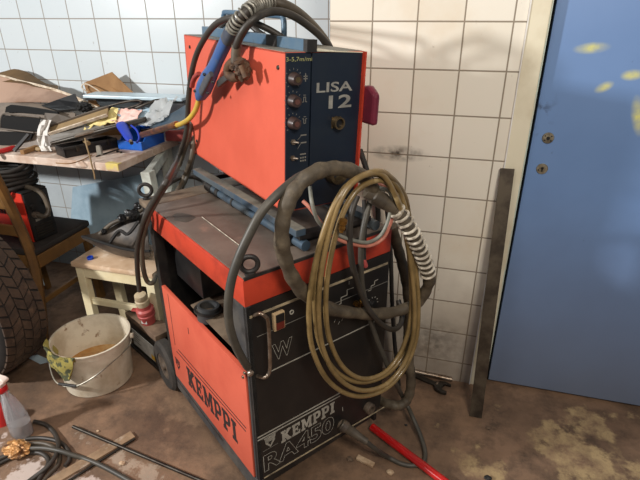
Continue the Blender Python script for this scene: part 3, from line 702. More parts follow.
# handle: flattened section swept from the collar to the trigger end
def swept(mb, spine, seg=20):       # spine: (point, half width along a, half width along b, a)
    rings = []
    for i, (p, wa, wb, a) in enumerate(spine):
        t = (spine[min(i+1, len(spine)-1)][0]-spine[max(i-1, 0)][0]).normalized()
        a = (a-t*a.dot(t)).normalized(); b = t.cross(a)
        rings.append([mb.b.verts.new(p+a*wa*math.copysign(abs(math.cos(2*math.pi*k/seg))**.75, math.cos(2*math.pi*k/seg))+b*wb*math.copysign(abs(math.sin(2*math.pi*k/seg))**.75, math.sin(2*math.pi*k/seg))) for k in range(seg)])
    for A, B in zip(rings[:-1], rings[1:]):
        for k in range(seg): mb.b.faces.new((A[k], A[(k+1) % seg], B[(k+1) % seg], B[k]))
    mb.b.faces.new(rings[0][::-1]); mb.b.faces.new(rings[-1]); return mb
side_dir = (T(240, 60, .05)-T(200, 60, .05)).normalized()
sp_ = [((230.5, 33), .0175), ((228, 38), .0185), ((223, 48), .0185), ((217.5, 60), .018), ((213, 70), .020), ((208.5, 78), .0245), ((204.5, 87), .026), ((200.5, 94.5), .021), ((198.5, 97.5), .013)]
S = [(T(*p, .045), w, w*.85, side_dir) for p, w in sp_]
hd = swept(MB(), S).build('handle', 'torch_blue', th, True)
S2 = [(T(*p, .047), w, w*.86, side_dir) for p, w in (((232, 29.5), .0165), ((229.5, 35), .0195), ((227, 40), .0190))]
swept(MB(), S2).build('collar', 'torch_dark', th, True)
swept(MB(), [(T(*p, .066), w, .006, side_dir) for p, w in (((211.5, 74), .008), ((206, 82), .015), ((201, 92), .013))]).build('grip_pad', 'torch_dark', hd, True)
swept(MB(), [(T(*p, .045), w, .008, side_dir) for p, w in (((199, 73.5), .006), ((195, 77), .007), ((192.8, 82), .006), ((192, 87), .005))]).build('trigger', 'torch_red', th, True)
for (x, y) in ((204.5, 74.5), (195, 91), (213, 82), (208, 93)): MB().lathe([(0, .004), (.004, .004), (.005, 0)], T(x, y, .0665), FEED.to_3x3() @ Vector((-1, 0, 0)), 12).build('screw', 'black_plastic', hd, True)
MB().tube([T(x, y, d) for x, y, d in ((199.5, 97, .045), (197.5, 105, .047), (194.5, 112, .05), (189, 119, .054), (181, 124, .058), (174, 126, .06))], .0088, 14, 6).build('swan_neck', 'neck_yellow', th, True)
n0, n1 = T(177, 124.5, .06), T(141.5, 135, .075); nd = (n1-n0).normalized(); nl = (n1-n0).length
MB().lathe([(0, 0), (.0125, 0), (.0135, .006), (.0125, .014), (.014, .018), (.0138, .034), (.0125, .036), (.0128, nl-.004), (.0122, nl), (.0095, nl), (.0095, nl-.03), (0, nl-.03)], n0, nd, 24).build('nozzle', 'copper_nozzle', th, True)
# corrugated cable support and the black cable over the top
def spring(pts, r, wire, turns, name, m, par, core=None, core_m=None, coref=.86):
    P = catmull(pts, 12); L = [0]
    for a, c in zip(P[:-1], P[1:]): L.append(L[-1]+(c-a).length)
    def at(s):
        for i in range(len(L)-1):
            if L[i+1] >= s: t = (s-L[i])/max(1e-9, L[i+1]-L[i]); return P[i].lerp(P[i+1], t), (P[i+1]-P[i]).normalized()
        return P[-1], (P[-1]-P[-2]).normalized()
    mb = MB()
    for k in range(turns):
        p, t = at(L[-1]*(k+.5)/turns); F = frame_from(t)
        mb.tube([p+(F.col[0]*math.cos(q)+F.col[1]*math.sin(q))*r for q in [2*math.pi*j/20 for j in range(20)]], wire, 8, 1, closed=True)
    if core: MB().tube(pts, r*coref, 16, 8).build(core, core_m, par, True)
    return mb.build(name, m, par, True)
ct = [(232, 30, .045), (239.5, 19, .04), (248, 10.5, .02), (259, 4.5, -.03), (272, 2.0, -.08)]
spring([T(*p) for p in ct], .0165, .0034, 17, 'strain_spring', 'spring_grey', th, 'spring_core', 'cable_black')
MB().lathe([(0, 0), (.0172, 0), (.0172, .022), (0, .022)], T(231, 31, .045), T(238, 21.5, .042)-T(231, 31, .045), 20).build('ferrule', 'spring_grey', th, True)
MB().tube([T(*p) for p in ((262, 4.2, -.04), (272, 2.0, -.08), (286, 5.5, -.12), (300, 14, -.17), (315, 28, -.235), (327, 44, -.27), (333, 60, -.285), (338, 90, -.285), (344, 125, -.27))], .0135, 14, 8).build('torch_cable', 'cable_brown', th, True)
# return clamp
cg = empty('return_clamp', fsw(236, 72, .03), 'rusty brown return clamp with black cable hooked on the orange feeder side', 'clamp')
KI = cg.matrix_world.inverted()
def K(x, y, d): return KI @ fsw(x, y, d)
cb = MB().tube([K(*p) for p in ((246, 66, .03), (240, 62, .036), (233, 62.5, .04), (228.5, 68, .04), (228.5, 74, .04), (233, 77.5, .038), (239, 76, .036))], .0135, 12, 6)
cb.blobby(K(234, 67.5, .045), (.012, .012, .010), .35, 3, 3, 2.); cb.build('frame', 'rusty', cg, True)
MB().blobby(K(243, 70, .042), (.021, .017, .026), .34, 2.6, 4, 1.).blobby(K(245, 75, .04), (.010, .012, .012), .3, 3, 3, 5.).build('jaw', 'rusty', cg, True)
MB().cyl(K(241, 66, .06), K(246, 78, .055), .0075, 10).lathe([(0, 0), (.013, 0), (.014, .006), (.006, .010), (0, .010)], K(238.5, 60.5, .055), K(240, 66, .05)-K(238, 60, .055), 14).build('screw', 'rusty', cg, True)
MB().bar(K(230, 75, .04), K(218.5, 84.5, .05), .020, .013, FEED.to_3x3() @ X, .004).build('lever', 'black_metal', cg, True)
MB().tube([K(*p) for p in ((235.5, 62, .04), (235, 52, .042), (239, 39, .04), (246, 27, .03), (256, 17.5, .005), (268, 12.3, -.04), (282, 12, -.085), (296, 17.5, -.13), (311, 28, -.19), (323, 39, -.235), (331, 50, -.262), (337, 70, -.28), (343, 100, -.275))], .0105, 14, 8).build('clamp_cable', 'cable_black', cg, True)
mb = MB(); mb.cyl(K(236.5, 45, .04), K(235.5, 62, .04), .013, 14); mb.build('cable_sleeve', 'cable_brown', cg, True)
def hose(name, pts, r, m, label, cat='cable', group=CABLES, seg=14, sm=8, rfun=None):
    mb = MB().tube(pts, r, seg, sm, rfun=rfun); return solo(mb, name, m, label, cat, group)
# thin black hose round the back of the feeder down to the floor side
hose('control_cable', [fsw(*p) for p in ((286, 40, -.10), (270, 30, -.06), (250, 21, -.01), (236, 17.6, .02), (222, 20.5, .03), (212, 28, .035), (203, 41, .04), (196, 56, .042), (191.5, 74, .045), (188.8, 95, .045), (187.5, 118, .045), (185, 138, .05), (178, 158, .06))]+[sdw(*p) for p in ((168, 178, .02), (157, 197, .03), (148, 212, .045), (141, 230, .055), (137.2, 250, .06), (137.6, 272, .06), (139.6, 291, .06))], .0088, 'cable_black', 'thin black cable running from the carry handle down to the red plug on the battery')
hose('control_cable', [fsw(*p) for p in ((268, 38, -.12), (258, 31.5, -.10), (249, 24, -.09), (240, 19.5, -.09), (230, 20, -.10), (215, 30, -.14))], .0085, 'cable_black', 'short dark cable passing under the carry handle on top of the feeder')
# bundle hanging at the back left corner of the cart
def pts(L): return [(fsw if k == 'f' else sdw)(x, y, d) for (k, x, y, d) in L]
hose('control_cable', pts([('f', 196, 112, -.06), ('f', 190.5, 128, .01), ('f', 184.5, 150, .03), ('f', 178, 168, .04), ('s', 166, 186, -.06), ('s', 155, 204, .0), ('s', 147.5, 220, .03), ('s', 142.5, 240, .045), ('s', 142.4, 262, .045), ('s', 146.5, 280, .03), ('s', 152.5, 283, .01), ('s', 156, 275, -.03)]), .0088, 'cable_brown', 'brownish cable hanging in a hook shaped loop before the white leg left of the cart')
hose('control_cable', pts([('f', 199, 122, -.05), ('f', 194, 140, .0), ('f', 191, 160, .02), ('f', 184, 178, .03), ('s', 176, 194, -.16), ('s', 171, 204, -.14), ('s', 175, 206, -.2), ('s', 188, 200, -.3)]), .0095, 'cable_brown', 'thickest brown cable of the bundle touching the tray behind the rear lifting eye')
hose('control_cable', pts([('f', 196, 140, -.02), ('f', 193, 158, .0), ('f', 187.5, 176, .02), ('s', 181, 190, -.2), ('s', 177, 200, -.2), ('s', 184, 203, -.26)]), .008, 'cable_grey', 'grey cable in the bundle close under the bottom corner of the feeder')
hose('control_cable', pts([('s', 142, 232, .03), ('s', 146, 214, .02), ('s', 154, 200, -.04), ('s', 163, 189, -.1), ('s', 172, 181.5, -.16), ('s', 182, 177.5, -.22), ('s', 193, 177, -.28), ('s', 203, 181, -.3), ('s', 206, 186, -.28)]), .0095, 'cable_black', 'dark cable arching over the tray behind the rear lifting eye')

# ------------------------------------------------------------------ hoses hanging before the front of the power source
ih = empty('interconnection_hose', frw(350, 250, .08), 'thick brown wrapped hose making a big ring before the front of the cart', 'hose', CABLES)
HI = ih.matrix_world.inverted()
def H(x, y, d): return HI @ frw(x, y, d)
ring = [(380, 199, .05), (372, 188, .05), (361, 175.5, .06), (346, 169.5, .08), (330, 168.5, .085), (314, 173, .085), (299, 185, .085), (288.5, 201, .085), (283, 220, .085), (281.8, 243, .08), (286, 262, .075), (294, 280, .07), (306, 295, .065), (321, 305.5, .06), (340, 311, .055), (362, 313.5, .05), (384, 313.5, .05), (404, 309, .065), (419, 300.5, .085), (427, 288, .105), (429.5, 277, .115), (427, 268, .115)]
MB().tube([H(*p) for p in ring], .0185, 16, 8, rfun=lambda t: .0185+.0012*math.sin(t*150)+.001*math.sin(t*61)).build('wrapped_hose', 'wrapped_hose', ih, True)
sprg = [(428.5, 276, .115), (424.5, 261, .115), (417.5, 244, .115), (409, 228, .11), (402, 217, .10), (395, 208, .09)]
spring([H(*p) for p in sprg], .0215, .0042, 13, 'spring_sleeve', 'spring_light', ih, 'spring_core', 'cable_brown', .84)
c0, c1 = H(395, 208, .085), H(371, 194, .05); MB().lathe([(0, 0), (.021, 0), (.021, .04), (.0235, .042), (.0235, .075), (.018, .078), (.018, .10), (0, .10)], c0, c1-c0, 24).build('hose_coupling', 'cable_brown', ih, True)
MB().lathe([(0, 0), (.0232, 0), (.0232, .012), (0, .012)], H(399, 212.5, .094), c1-c0, 24).build('clamp_ring', 'spring_light', ih, True)
hose('interconnection_hose', [frw(*p) for p in ((392, 226, -.03), (397, 245, -.03), (402.5, 265, -.02), (407, 287, -.01), (408.5, 310, .0), (408, 335, .01), (409, 360, .03), (411, 382, .045), (408, 398, .05), (400, 405.5, .04), (390, 404.5, .01), (380, 401, -.04))], .0175, 'wrapped_hose', 'thick wrapped hose dropping down right of the cart and turning in at its foot', 'hose', rfun=lambda t: .0175+.001*math.sin(t*110))
# tan gas hose coiled several times
base = [(385, 173), (366, 174), (349, 184), (336, 202), (326, 226), (318, 255), (312.5, 285), (311, 315), (315, 345), (328, 371), (346, 385), (366, 388), (388, 380), (406, 361), (417, 335), (420, 305), (418.5, 272), (414.5, 240), (409, 212), (400, 188)]
cx_, cy_ = 366, 280
loops = [(1.046, 1.037, -1.5, 3.5, .10), (.954, .963, -.5, -2.5, .085), (.862, 1.005, .5, 3, .105), (.743, .916, 3, -1.5, .09)]
coil = []
n = len(base)
for k, (kx, ky, ox, oy, d) in enumerate(loops):
    nx = loops[min(k+1, 3)]; sm_ = lambda v: v*v*(3-2*v)
    for i, (x, y) in enumerate(base):
        t = i/n; w9 = sm_(max(0, (t-.72)/.28)); L = [a*(1-w9)+c*w9 for a, c in zip((kx, ky, ox, oy, d), nx)]
        coil.append((cx_+(x-cx_)*L[0]+L[2]+2.4*math.sin(5.1*k+6.28*t), cy_+(y-cy_)*L[1]+L[3]+1.3*math.sin(2.3*k+12.5*t), L[4]+.006*math.sin(3*k+12.5*t)))
coil = [(411, 240, .0), (409, 215, .02), (403, 192, .06)]+coil
gh = empty('gas_hose', frw(365, 300, .09), 'long tan rubber gas hose hung in a coil before the front of the cart', 'hose', CABLES)
GI = gh.matrix_world.inverted()
MB().tube([GI @ frw(*p) for p in coil], .0074, 12, 6).build('hose_coil', 'tan_hose', gh, True)
coil += [(398, 181, .09), (390, 175, .10), (380, 174, .11), (371, 178, .118), (360, 187, .122), (352, 199, .122), (346.5, 211, .12), (343, 222, .116)]
tail0 = [(411, 206, .1), (404, 192, .115), (392, 185, .12), (378, 184, .122), (365, 190, .122), (354, 201, .12), (346.5, 213, .118), (343, 222, .115)]
p0 = GI @ frw(343.6, 220, .1155); p1 = GI @ frw(341.2, 232, .11)
MB().lathe([(0, 0), (.0102, 0), (.0102, .010), (.007, .012), (.007, .018), (.0085, .019), (.0085, .026), (.0055, .028), (.0055, .034), (0, .034)], p0, p1-p0, 12).build('brass_nipple', 'brass', gh, True)
# cables
hose('welding_cable', [frw(*p) for p in ((318, 171, .02), (305, 174, .045), (292, 182, .06), (276, 196, .07), (261, 213, .07), (248.5, 236, .065), (238.5, 258, .06), (231.5, 280, .055), (228.3, 303, .052), (229.5, 325, .05), (235, 344, .045), (242, 358, .035), (247.5, 367, .022))], .0108, 'cable_grey', 'smooth dark grey cable arching down across the front left corner of the tray')
hose('welding_cable', [frw(*p) for p in ((357, 196, .05), (351, 215, .06), (349.5, 238, .065), (352, 262, .065), (357.5, 283, .065), (364, 300, .07), (372, 314, .075), (383, 325.5, .07), (393, 329.5, .065), (400, 325, .05), (402, 314, .03), (398, 300, .0))], .0088, 'cable_black', 'black cable hanging down inside the coil and hooking back up at the right edge')
hose('welding_cable', [frw(*p) for p in ((371, 198, .03), (364, 225, .05), (361, 250, .055), (362, 285, .05), (368, 312, .045), (376, 338, .05), (386, 362, .06), (396, 384, .07))]+[atz(405, 401, .10), atz(413, 418, .06), atz(420.5, 436, .03), atz(425, 452, .012), atz(423, 462, .0095), atz(413, 465.5, .0095), atz(401, 463.5, .0095), atz(388, 457, .02)]+[frw(*p) for p in ((376, 449.5, .10), (366, 441.5, .085))], .0085, 'cable_grey', 'grey cable bending on the floor and back up to the grey brown plug', sm=10)
pl = empty('cable_plug', frw(345, 424, .03), 'grey brown cable plug pushed into the lower socket beside the RA450 lettering', 'plug')
p0, p1 = frw(341, 424, .012), frw(366.5, 441.7, .085); PI_ = pl.matrix_world.inverted(); Lp = (p1-p0).length
pb = MB().lathe([(0, 0), (.0175, 0), (.019, .008), (.019, .024), (.0165, .028), (.0162, .05), (.0122, Lp-.012), (.0128, Lp-.010), (.0125, Lp), (0, Lp)], PI_ @ p0, PI_.to_3x3() @ (p1-p0), 24).build('plug_body', 'cable_brown', pl, True)
MB().lathe([(.0185, .004), (.0205, .006), (.0205, .022), (.0185, .024)], PI_ @ p0, PI_.to_3x3() @ (p1-p0), 12, closed=True).build('grip_ring', 'wheel_hub', pl, True)
cp_ = [(405, 205, -.02), (399, 197, .04), (392.5, 191.5, .075), (385, 189, .08), (376, 186.5, .06), (366, 184, .03)]
hose('cooling_hose', [frw(*p) for p in ((368, 184.5, .03), (379, 187.5, .06), (388, 190.5, .08), (391.5, 197, .085), (390.5, 210, .085), (386.5, 225, .085), (379.5, 236.5, .08), (368, 242.3, .075), (356, 241, .07), (343, 237, .06), (330, 231, .05), (318, 221, .04), (312, 203, .03), (310, 187, .0))], .0052, 'grey_hose', 'thin grey hose bent in a hook before the front right of the cart', 'hose')
hose('cooling_hose', [frw(*p) for p in ((372, 182, .02), (383, 185.5, .06), (392.5, 189.5, .08), (394.8, 198, .083), (393.5, 211, .083), (389.5, 226, .083), (382.5, 239, .078), (369, 245.8, .07), (354, 244.5, .065), (340, 240, .055), (328, 232, .045), (318, 219, .035), (310, 208, .02), (303, 201, .0))], .0052, 'pink_hose', 'thin pink hose running beside the grey hook shaped hose at the front right', 'hose')
MB_t = MB().tube([frw(*p) for p in ((364, 200, .03), (365, 225, .04), (364, 250, .045), (364.5, 262, .045))], .006, 10, 6)
solo(MB_t, 'pull_cord', 'black_rubber', 'short black strap hanging beside the red rim inside the tan coil', 'strap')
solo(MB().lathe([(0, 0), (.004, 0), (.0085, .022), (.006, .028), (0, .028)], frw(364.2, 258.5, .046), frw(365.5, 267, .05)-frw(364.2, 258.5, .046), 10), 'strap_end', 'plug_red', 'small red tag hanging at the rim inside the tan coil', 'tag')
hose('supply_cable', [ffw(360, 150, -.25), ffw(366, 168, -.2), frw(368, 176, -.25), frw(377, 200, -.28), frw(378, 226, -.3)], .010, 'black_rubber', 'black cable dropping behind the right edge of the orange feeder')
hose('supply_cable', [aty(*p, 1.70) for p in ((371, 178), (384, 196), (389, 230), (391, 262), (392, 300), (394, 335), (397, 365), (399, 385))], .0085, 'black_rubber', 'black cable falling between the cart and the tiled wall')
# red pipe on the floor
a, c = atz(372, 427, .022), atz(470, 501, .022)
rp = empty('steel_pipe', a, 'glossy red pipe lying on the concrete and poking out from under the cart', 'pipe')
MB().tube([(0, 0, 0), c-a], .0155, 20, 1).build('pipe_body', 'red_pipe', rp, True)
solo(MB().cyl(tp and atz(202, 217, .882), atz(241, 246.5, .882), .0013, 8), 'welding_rod', 'spring_light', 'thin pale welding rod lying slantwise on the dusty cart tray', 'rod')
# ------------------------------------------------------------------ work table against the recessed wall
TZ = .88
TX1, TY0, TY1 = -1.412, 1.757, 2.256
tb = empty('work_table', (-2.2, 2.0, 0), 'rough wooden topped work table loaded with scrap at the recessed wall', 'table')
OT = Vector((-2.2, 2.0, 0))
MB().box(Vector((-3.3, TY0, TZ-.036))-OT, Vector((TX1, TY1, TZ))-OT, bev=.004).build('tabletop', 'table_wood', tb)
cpx = atz(112, 168, TZ-.018)
MB().box(Vector((cpx.x-.035, TY0-.0015, TZ-.030))-OT, Vector((cpx.x+.03, TY0+.03, TZ+.001))-OT, bev=.003).build('paint_patch', 'yellow_patch', tb)
lg = atz(147.5, 171, TZ-.04); lg2 = atz(152, 299, .42)
for (p, q) in ((lg, Vector((lg.x+.045, lg.y+.01, 0))), (Vector((TX1-.05, TY1-.05, TZ-.036)), Vector((TX1-.05, TY1-.05, 0))), (Vector((-3.1, TY1-.05, TZ-.036)), Vector((-3.1, TY1-.05, 0))), (Vector((-3.1, TY0+.05, TZ-.036)), Vector((-3.1, TY0+.05, 0)))):
    MB().bar(p-OT, q-OT, .046, .046, Y, .003).build('leg', 'pale_leg', tb)
MB().bar(Vector((lg.x, lg.y, TZ-.062))-OT, Vector((TX1-.05, TY1-.05, TZ-.062))-OT, .03, .045, Z, .002).build('rail', 'pale_leg', tb)
MB().bar(Vector((-3.1, TY1-.05, TZ-.062))-OT, Vector((TX1-.05, TY1-.05, TZ-.062))-OT, .03, .045, Z, .002).build('rail', 'pale_leg', tb)
MB().bar(Vector((lg.x+.02, lg.y-.012, .52))-OT, Vector((TX1-.05, TY1-.05, .62))-OT, .024, .03, Z, .002).build('brace', 'pale_leg', tb)
# pale board leaning on the wall under the table
p = [aty(73, 187, 2.235), aty(155, 172, 2.235), aty(160, 262, 2.19), aty(70, 240, 2.19)]
g = [[p[0].lerp(p[1], i/8).lerp(p[3].lerp(p[2], i/8), j/6)-Y*.0 for i in range(9)] for j in range(7)]
solo(MB().sheet(g, .006), 'leaning_board', 'pale_blue_board', 'smooth pale blue board leaning on the tiles under the work table', 'board', smooth=False)

# ------------------------------------------------------------------ scrap on the table
SCR = 'scrap heaped on the work table'
def quad_sheet(rows, th, n=3):     # rows of (px, py, Y): smooth sheet through them
    G = [catmull([aty(x, y, q) for x, y, q in r], n) for r in rows]
    C = [catmull([G[i][j] for i in range(len(G))], n) for j in range(len(G[0]))] if len(G) > 2 else [[G[0][j].lerp(G[1][j], k/4) for k in range(5)] for j in range(len(G[0]))]
    return MB().sheet(C, th)
solo(quad_sheet([[(-12, 76, 2.20), (4, 72, 2.21), (15, 69.5, 2.215), (27, 72.5, 2.215), (36, 78, 2.21), (46, 84, 2.2), (58, 86, 2.19)], [(-12, 84, 2.1), (4, 82, 2.1), (15, 82, 2.1), (27, 84, 2.1), (36, 87, 2.1), (46, 89, 2.1), (58, 91, 2.1)]], .006), 'cardboard_flap', 'cardboard_dark', 'dark brown wavy cardboard flap at the back of the heap by the wall', 'cardboard', SCR)
cbs = solo(quad_sheet([[(-14, 75, 2.12), (4, 77, 2.12), (20, 82, 2.12), (38, 85.5, 2.12), (55, 90, 2.11), (70, 95, 2.1)], [(-14, 88, 2.07), (4, 90, 2.07), (18, 90, 2.08), (34, 90, 2.08), (50, 93, 2.08), (66, 98, 2.07)], [(-14, 103, 2.0), (4, 103, 2.0), (18, 102, 2.0), (32, 102, 2.0), (46, 102, 2.0), (60, 103, 2.0)]], .005), 'cardboard_sheet', 'cardboard_pink', 'pale pinkish cardboard sheet sloping at the left of the heap', 'cardboard', SCR)
te = solo(quad_sheet([[(-14, 73, 2.115), (4, 75.4, 2.115), (20, 80, 2.115), (38, 84, 2.115), (55, 88.5, 2.105), (72, 94.5, 2.095), (86, 101, 2.08), (100, 108, 2.06)], [(-14, 75, 2.11), (4, 77.2, 2.11), (20, 82.2, 2.11), (38, 87, 2.11), (55, 92.5, 2.10), (70, 98, 2.09), (84, 103, 2.075), (100, 109.4, 2.055)]], .008), 'torn_edge_strip', 'paper_edge', 'torn whitish cardboard edge strip running down the heap', 'cardboard', SCR)
for k_ in ('label', 'category', 'group'): del te[k_]
te.parent = cbs; te.location = te.location-cbs.location; te.name = 'torn_edge'
solo(MB().sheet([[aty(84, 83, 2.17), aty(112, 72, 2.2), aty(134, 93, 2.2)], [aty(86, 90, 2.16), aty(110, 86, 2.19), aty(130, 96, 2.19)], [aty(88, 98, 2.15), aty(108, 99, 2.17), aty(126, 99, 2.17)], [atz(92, 135, .882), atz(112, 135, .882), atz(128, 135, .882)]], .005), 'cardboard_flap', 'cardboard', 'brown cardboard flap standing up in a peak before the wall tiles', 'cardboard', SCR, False)
solo(MB().tube([aty(*q) for q in ((88, 92, 2.14), (82, 88, 2.13), (83, 84.5, 2.14), (88, 84.5, 2.14), (96, 89, 2.13), (102, 93, 2.12))], .003, 8, 6), 'bent_wire', 'paper_edge', 'thin pale wire bent in a loop at the foot of the peaked cardboard', 'wire', SCR)
a, c = aty(90, 94.5, 2.08), aty(187, 98, 2.14)
ls = empty('metal_profile', (a+c)/2, 'long pale blue metal profile lying across the heap in front of the wall', 'metal profile', SCR)
MB().bar(a-(a+c)/2, c-(a+c)/2, .12, .014, Z, .003).build('top_face', 'pale_blue_metal', ls)
MB().bar(a-(a+c)/2-Z*.012+Y*.01, c-(a+c)/2-Z*.012+Y*.01, .11, .014, Z).build('underside', 'black_plastic', ls)
solo(quad_sheet([[(94, 98, 2.05), (120, 99.5, 2.06), (150, 101, 2.08), (168, 102, 2.1)], [(100, 106, 2.0), (122, 108, 2.0), (146, 109, 2.02), (160, 110, 2.05)]], .006), 'shadow_sheet', 'black_plastic', 'black sheet put in for the shadow under the long pale metal profile', 'panel', SCR)  # black sheet carries the shadow beneath the pale profile
solo(MB().tube([aty(*q) for q in ((88, 110, 1.98), (105, 107, 1.98), (122, 102.5, 1.99), (136, 100.2, 2.0), (142, 102, 2.0), (138, 105, 2.0), (128, 108, 1.99))], .006, 10, 6), 'bent_rod', 'dark_steel', 'dark rod with a hooked end below the pale metal profile', 'rod', SCR)
solo(MB().tube([aty(*q) for q in ((136, 108, 1.99), (146, 104, 2.0), (156, 100.5, 2.02), (166, 99.5, 2.04))], .007, 10, 5), 'bent_rod', 'dark_steel', 'short dark curved rod right of the hooked rod on the heap', 'rod', SCR)
# big taupe trim with two long slots
tr_ = empty('bumper_trim', aty(30, 148, 1.93), 'taupe plastic car trim with two long black slots at the left of the table', 'car trim', SCR)
TRI = tr_.matrix_world.inverted()
def qy(L): return [[TRI @ aty(*p) for p in r] for r in L]
def dense(rows, n=4):
    G = [catmull(r, n) for r in rows]; return [catmull([G[i][j] for i in range(len(G))], 3) for j in range(len(G[0]))]
MB().sheet(dense(qy([[(-12, 102, 2.02), (10, 101, 2.02), (40, 104.5, 2.02), (62, 109, 2.0), (76, 114, 1.98)], [(-12, 114, 1.95), (10, 113, 1.94), (38, 116, 1.94), (60, 119, 1.94), (74, 122, 1.95)], [(-12, 128, 1.93), (10, 130, 1.92), (32, 132, 1.92), (50, 132, 1.93), (70, 132, 1.94)], [(-12, 150, 1.92), (8, 149, 1.90), (24, 148, 1.90), (44, 147, 1.91), (64, 142, 1.92)]])), .01).build('trim_body', 'trim_taupe', tr_, True)
def slot(poly, Yp, name='slot', m='gap_black'):
    P = [TRI @ aty(x, y, Yp) for x, y in poly]; o = P[0]
    return MB().prism([((p-o).x, (p-o).z) for p in P], .012, o, X, Z).build(name, m, tr_)
slot([(7, 112), (8, 106.5), (12, 104.6), (30, 106.5), (48, 109.5), (59, 112), (59.5, 114.2), (44, 113.6), (20, 111.8)], 1.93)
slot([(1, 127), (4, 115), (20, 116.5), (40, 118.5), (45, 120.5), (42, 131), (20, 129.5)], 1.905)
slot([(-8, 131), (20, 132), (34, 133.5), (32, 139), (16, 144), (-8, 146)], 1.90)
MB().tube(qy([[(0, 129, 1.89), (3, 114.5, 1.9), (20, 115.3, 1.895), (40, 117.3, 1.895)]])[0], .004, 8, 5).build('slot_rim', 'taupe_plastic', tr_, True)
MB().tube(qy([[(0, 128.5, 1.885), (16, 130.5, 1.885), (34, 132.6, 1.885)]])[0], .004, 8, 5).build('slot_rim', 'taupe_plastic', tr_, True)
solo(MB().sheet([[aty(42, 106, 1.99), aty(58, 100, 2.0), aty(75, 94, 2.02)], [aty(50, 108.5, 1.97), aty(66, 106, 1.98), aty(79, 103, 2.0)], [aty(58, 111, 1.95), aty(72, 110, 1.96), aty(84, 110, 1.98)]], .008), 'corner_trim', 'black_plastic', 'black triangular plastic piece above the slotted taupe trim', 'plastic part', SCR, False)
solo(MB().blobby(aty(84, 107, 1.97), (.035, .03, .022), .35, 3, 4, 4.), 'cloth_scrap', 'rubber_seal', 'black crumpled scrap beside the black triangular plastic piece', 'cloth', SCR)
# channel strips and bracket
a, c = aty(50, 131, 1.86), aty(108, 112, 1.93)
cs_ = empty('channel_strip', (a+c)/2, 'khaki strip with a raised rim slanting over the middle of the table', 'strip', SCR); o = (a+c)/2
MB().bar(a-o, c-o, .052, .006, (.25, -.5, .8), .001).build('web', 'khaki_strip', cs_)
n_ = Vector((.25, -.5, .8)).normalized(); sd_ = n_.cross((c-a).normalized())
MB().bar(a-o-sd_*.026+n_*.006, c-o-sd_*.026+n_*.006, .006, .016, n_, .001).build('rim', 'paper_edge', cs_)
MB().bar(a-o+sd_*.026+n_*.006, c-o+sd_*.026+n_*.006, .006, .016, n_, .001).build('rim', 'taupe_plastic', cs_)
solo(MB().sheet([[aty(45, 113, 1.9), aty(58, 114, 1.92), aty(73, 119, 1.94)], [aty(43, 124, 1.87), aty(48, 121, 1.89), aty(62, 122, 1.92)], [aty(40, 132, 1.86), aty(47, 130, 1.87), aty(54, 127, 1.88)]], .006), 'bracket_plate', 'taupe_plastic', 'taupe bracket plate between the slotted trim and the khaki strip', 'bracket', SCR, False)
solo(MB().sheet([[aty(48, 134, 1.85), aty(72, 129, 1.89), aty(100, 124, 1.93)], [aty(52, 139, 1.84), aty(76, 134, 1.87), aty(104, 126, 1.91)], [aty(56, 143, 1.83), aty(80, 139, 1.85), aty(108, 130, 1.89)]], .012), 'rubber_mat_piece', 'grey_strip', 'flat grey rubber piece under the khaki strip', 'rubber piece', SCR, False)
solo(MB().tube([aty(51.5, 143.5, 1.815), aty(118, 126, 1.89)], .0085, 14, 1), 'steel_rod', 'dark_steel', 'dark steel rod lying across the front of the heap towards the blue bin', 'rod', SCR)
solo(MB().bar(aty(75, 136, 1.83), aty(114, 125.5, 1.9), .018, .007, (0, -.4, 1), .001), 'steel_strip', 'bare_steel', 'narrow light grey metal strip lying above the dark steel rod', 'strip', SCR, smooth=False)
solo(MB().bar(aty(95, 131, 1.87), aty(146, 119, 1.93), .022, .02, Z, .003), 'steel_bar', 'dark_steel', 'dark bar reaching from the heap into the blue bin', 'bar', SCR, smooth=False)
# black tool case
a, c = atz(66, 158.5, TZ), atz(119, 147.5, TZ); u = (c-a); Lc = u.length; u = u/Lc; v = Z.cross(u)
Mc = Matrix((u, v, Z)).transposed().to_4x4(); Mc.translation = a
tc_ = empty('tool_case', Mc, 'open black tool case at the front edge of the table', 'tool case', SCR)
MB().box((0, 0, .001), (Lc, .10, .006), bev=.002).box((0, 0, .004), (Lc, .008, .045), bev=.003).box((0, .092, .004), (Lc, .10, .045), bev=.003).box((0, 0, .004), (.008, .10, .045), bev=.003).box((Lc-.008, 0, .004), (Lc, .10, .045), bev=.003).build('tray', 'black_plastic', tc_, True)
MB().box((-.006, -.004, .038), (Lc*.98, .004, .050), bev=.002).build('rim', 'black_rubber', tc_, True)
for x in (.05, .20): MB().box((x, -.008, .02), (x+.018, 0, .048), bev=.002).build('latch', 'dark_steel', tc_, True)
MB().cyl((.11, -.01, .05), (.11, .03, .056), .010, 14).build('knob', 'khaki_strip', tc_, True)
o = atz(101, 155, TZ); solo(MB().prism([(0, 0), (.028, 0), (.028, .04), (.020, .048), (.004, .045)], .012, o-X*.014, X, Z), 'steel_bracket', 'dusty_steel', 'small grey steel bracket standing in front of the tool case', 'bracket', SCR, False, .002)
solo(MB().bar(atz(96, 156.5, TZ+.003), atz(119, 149, TZ+.003), .006, .005, Z), 'key_rod', 'dark_steel', 'small dark pin lying between tool case and blue bin', 'pin', SCR, smooth=False)
for k, (x, y) in enumerate(((117, 151.5), (121, 152.5), (119, 149.5))):
    p = atz(x, y, TZ+.004); d = Vector((math.cos(k*2), math.sin(k*2), 0)); solo(MB().lathe([(0, 0), (.006, 0), (.006, .004), (.003, .004), (.003, .016), (0, .016)], p, d, 10), 'screw', 'dark_steel', 'small dark screw on the table top before the blue bin', 'screw', 'loose screws before the blue bin')
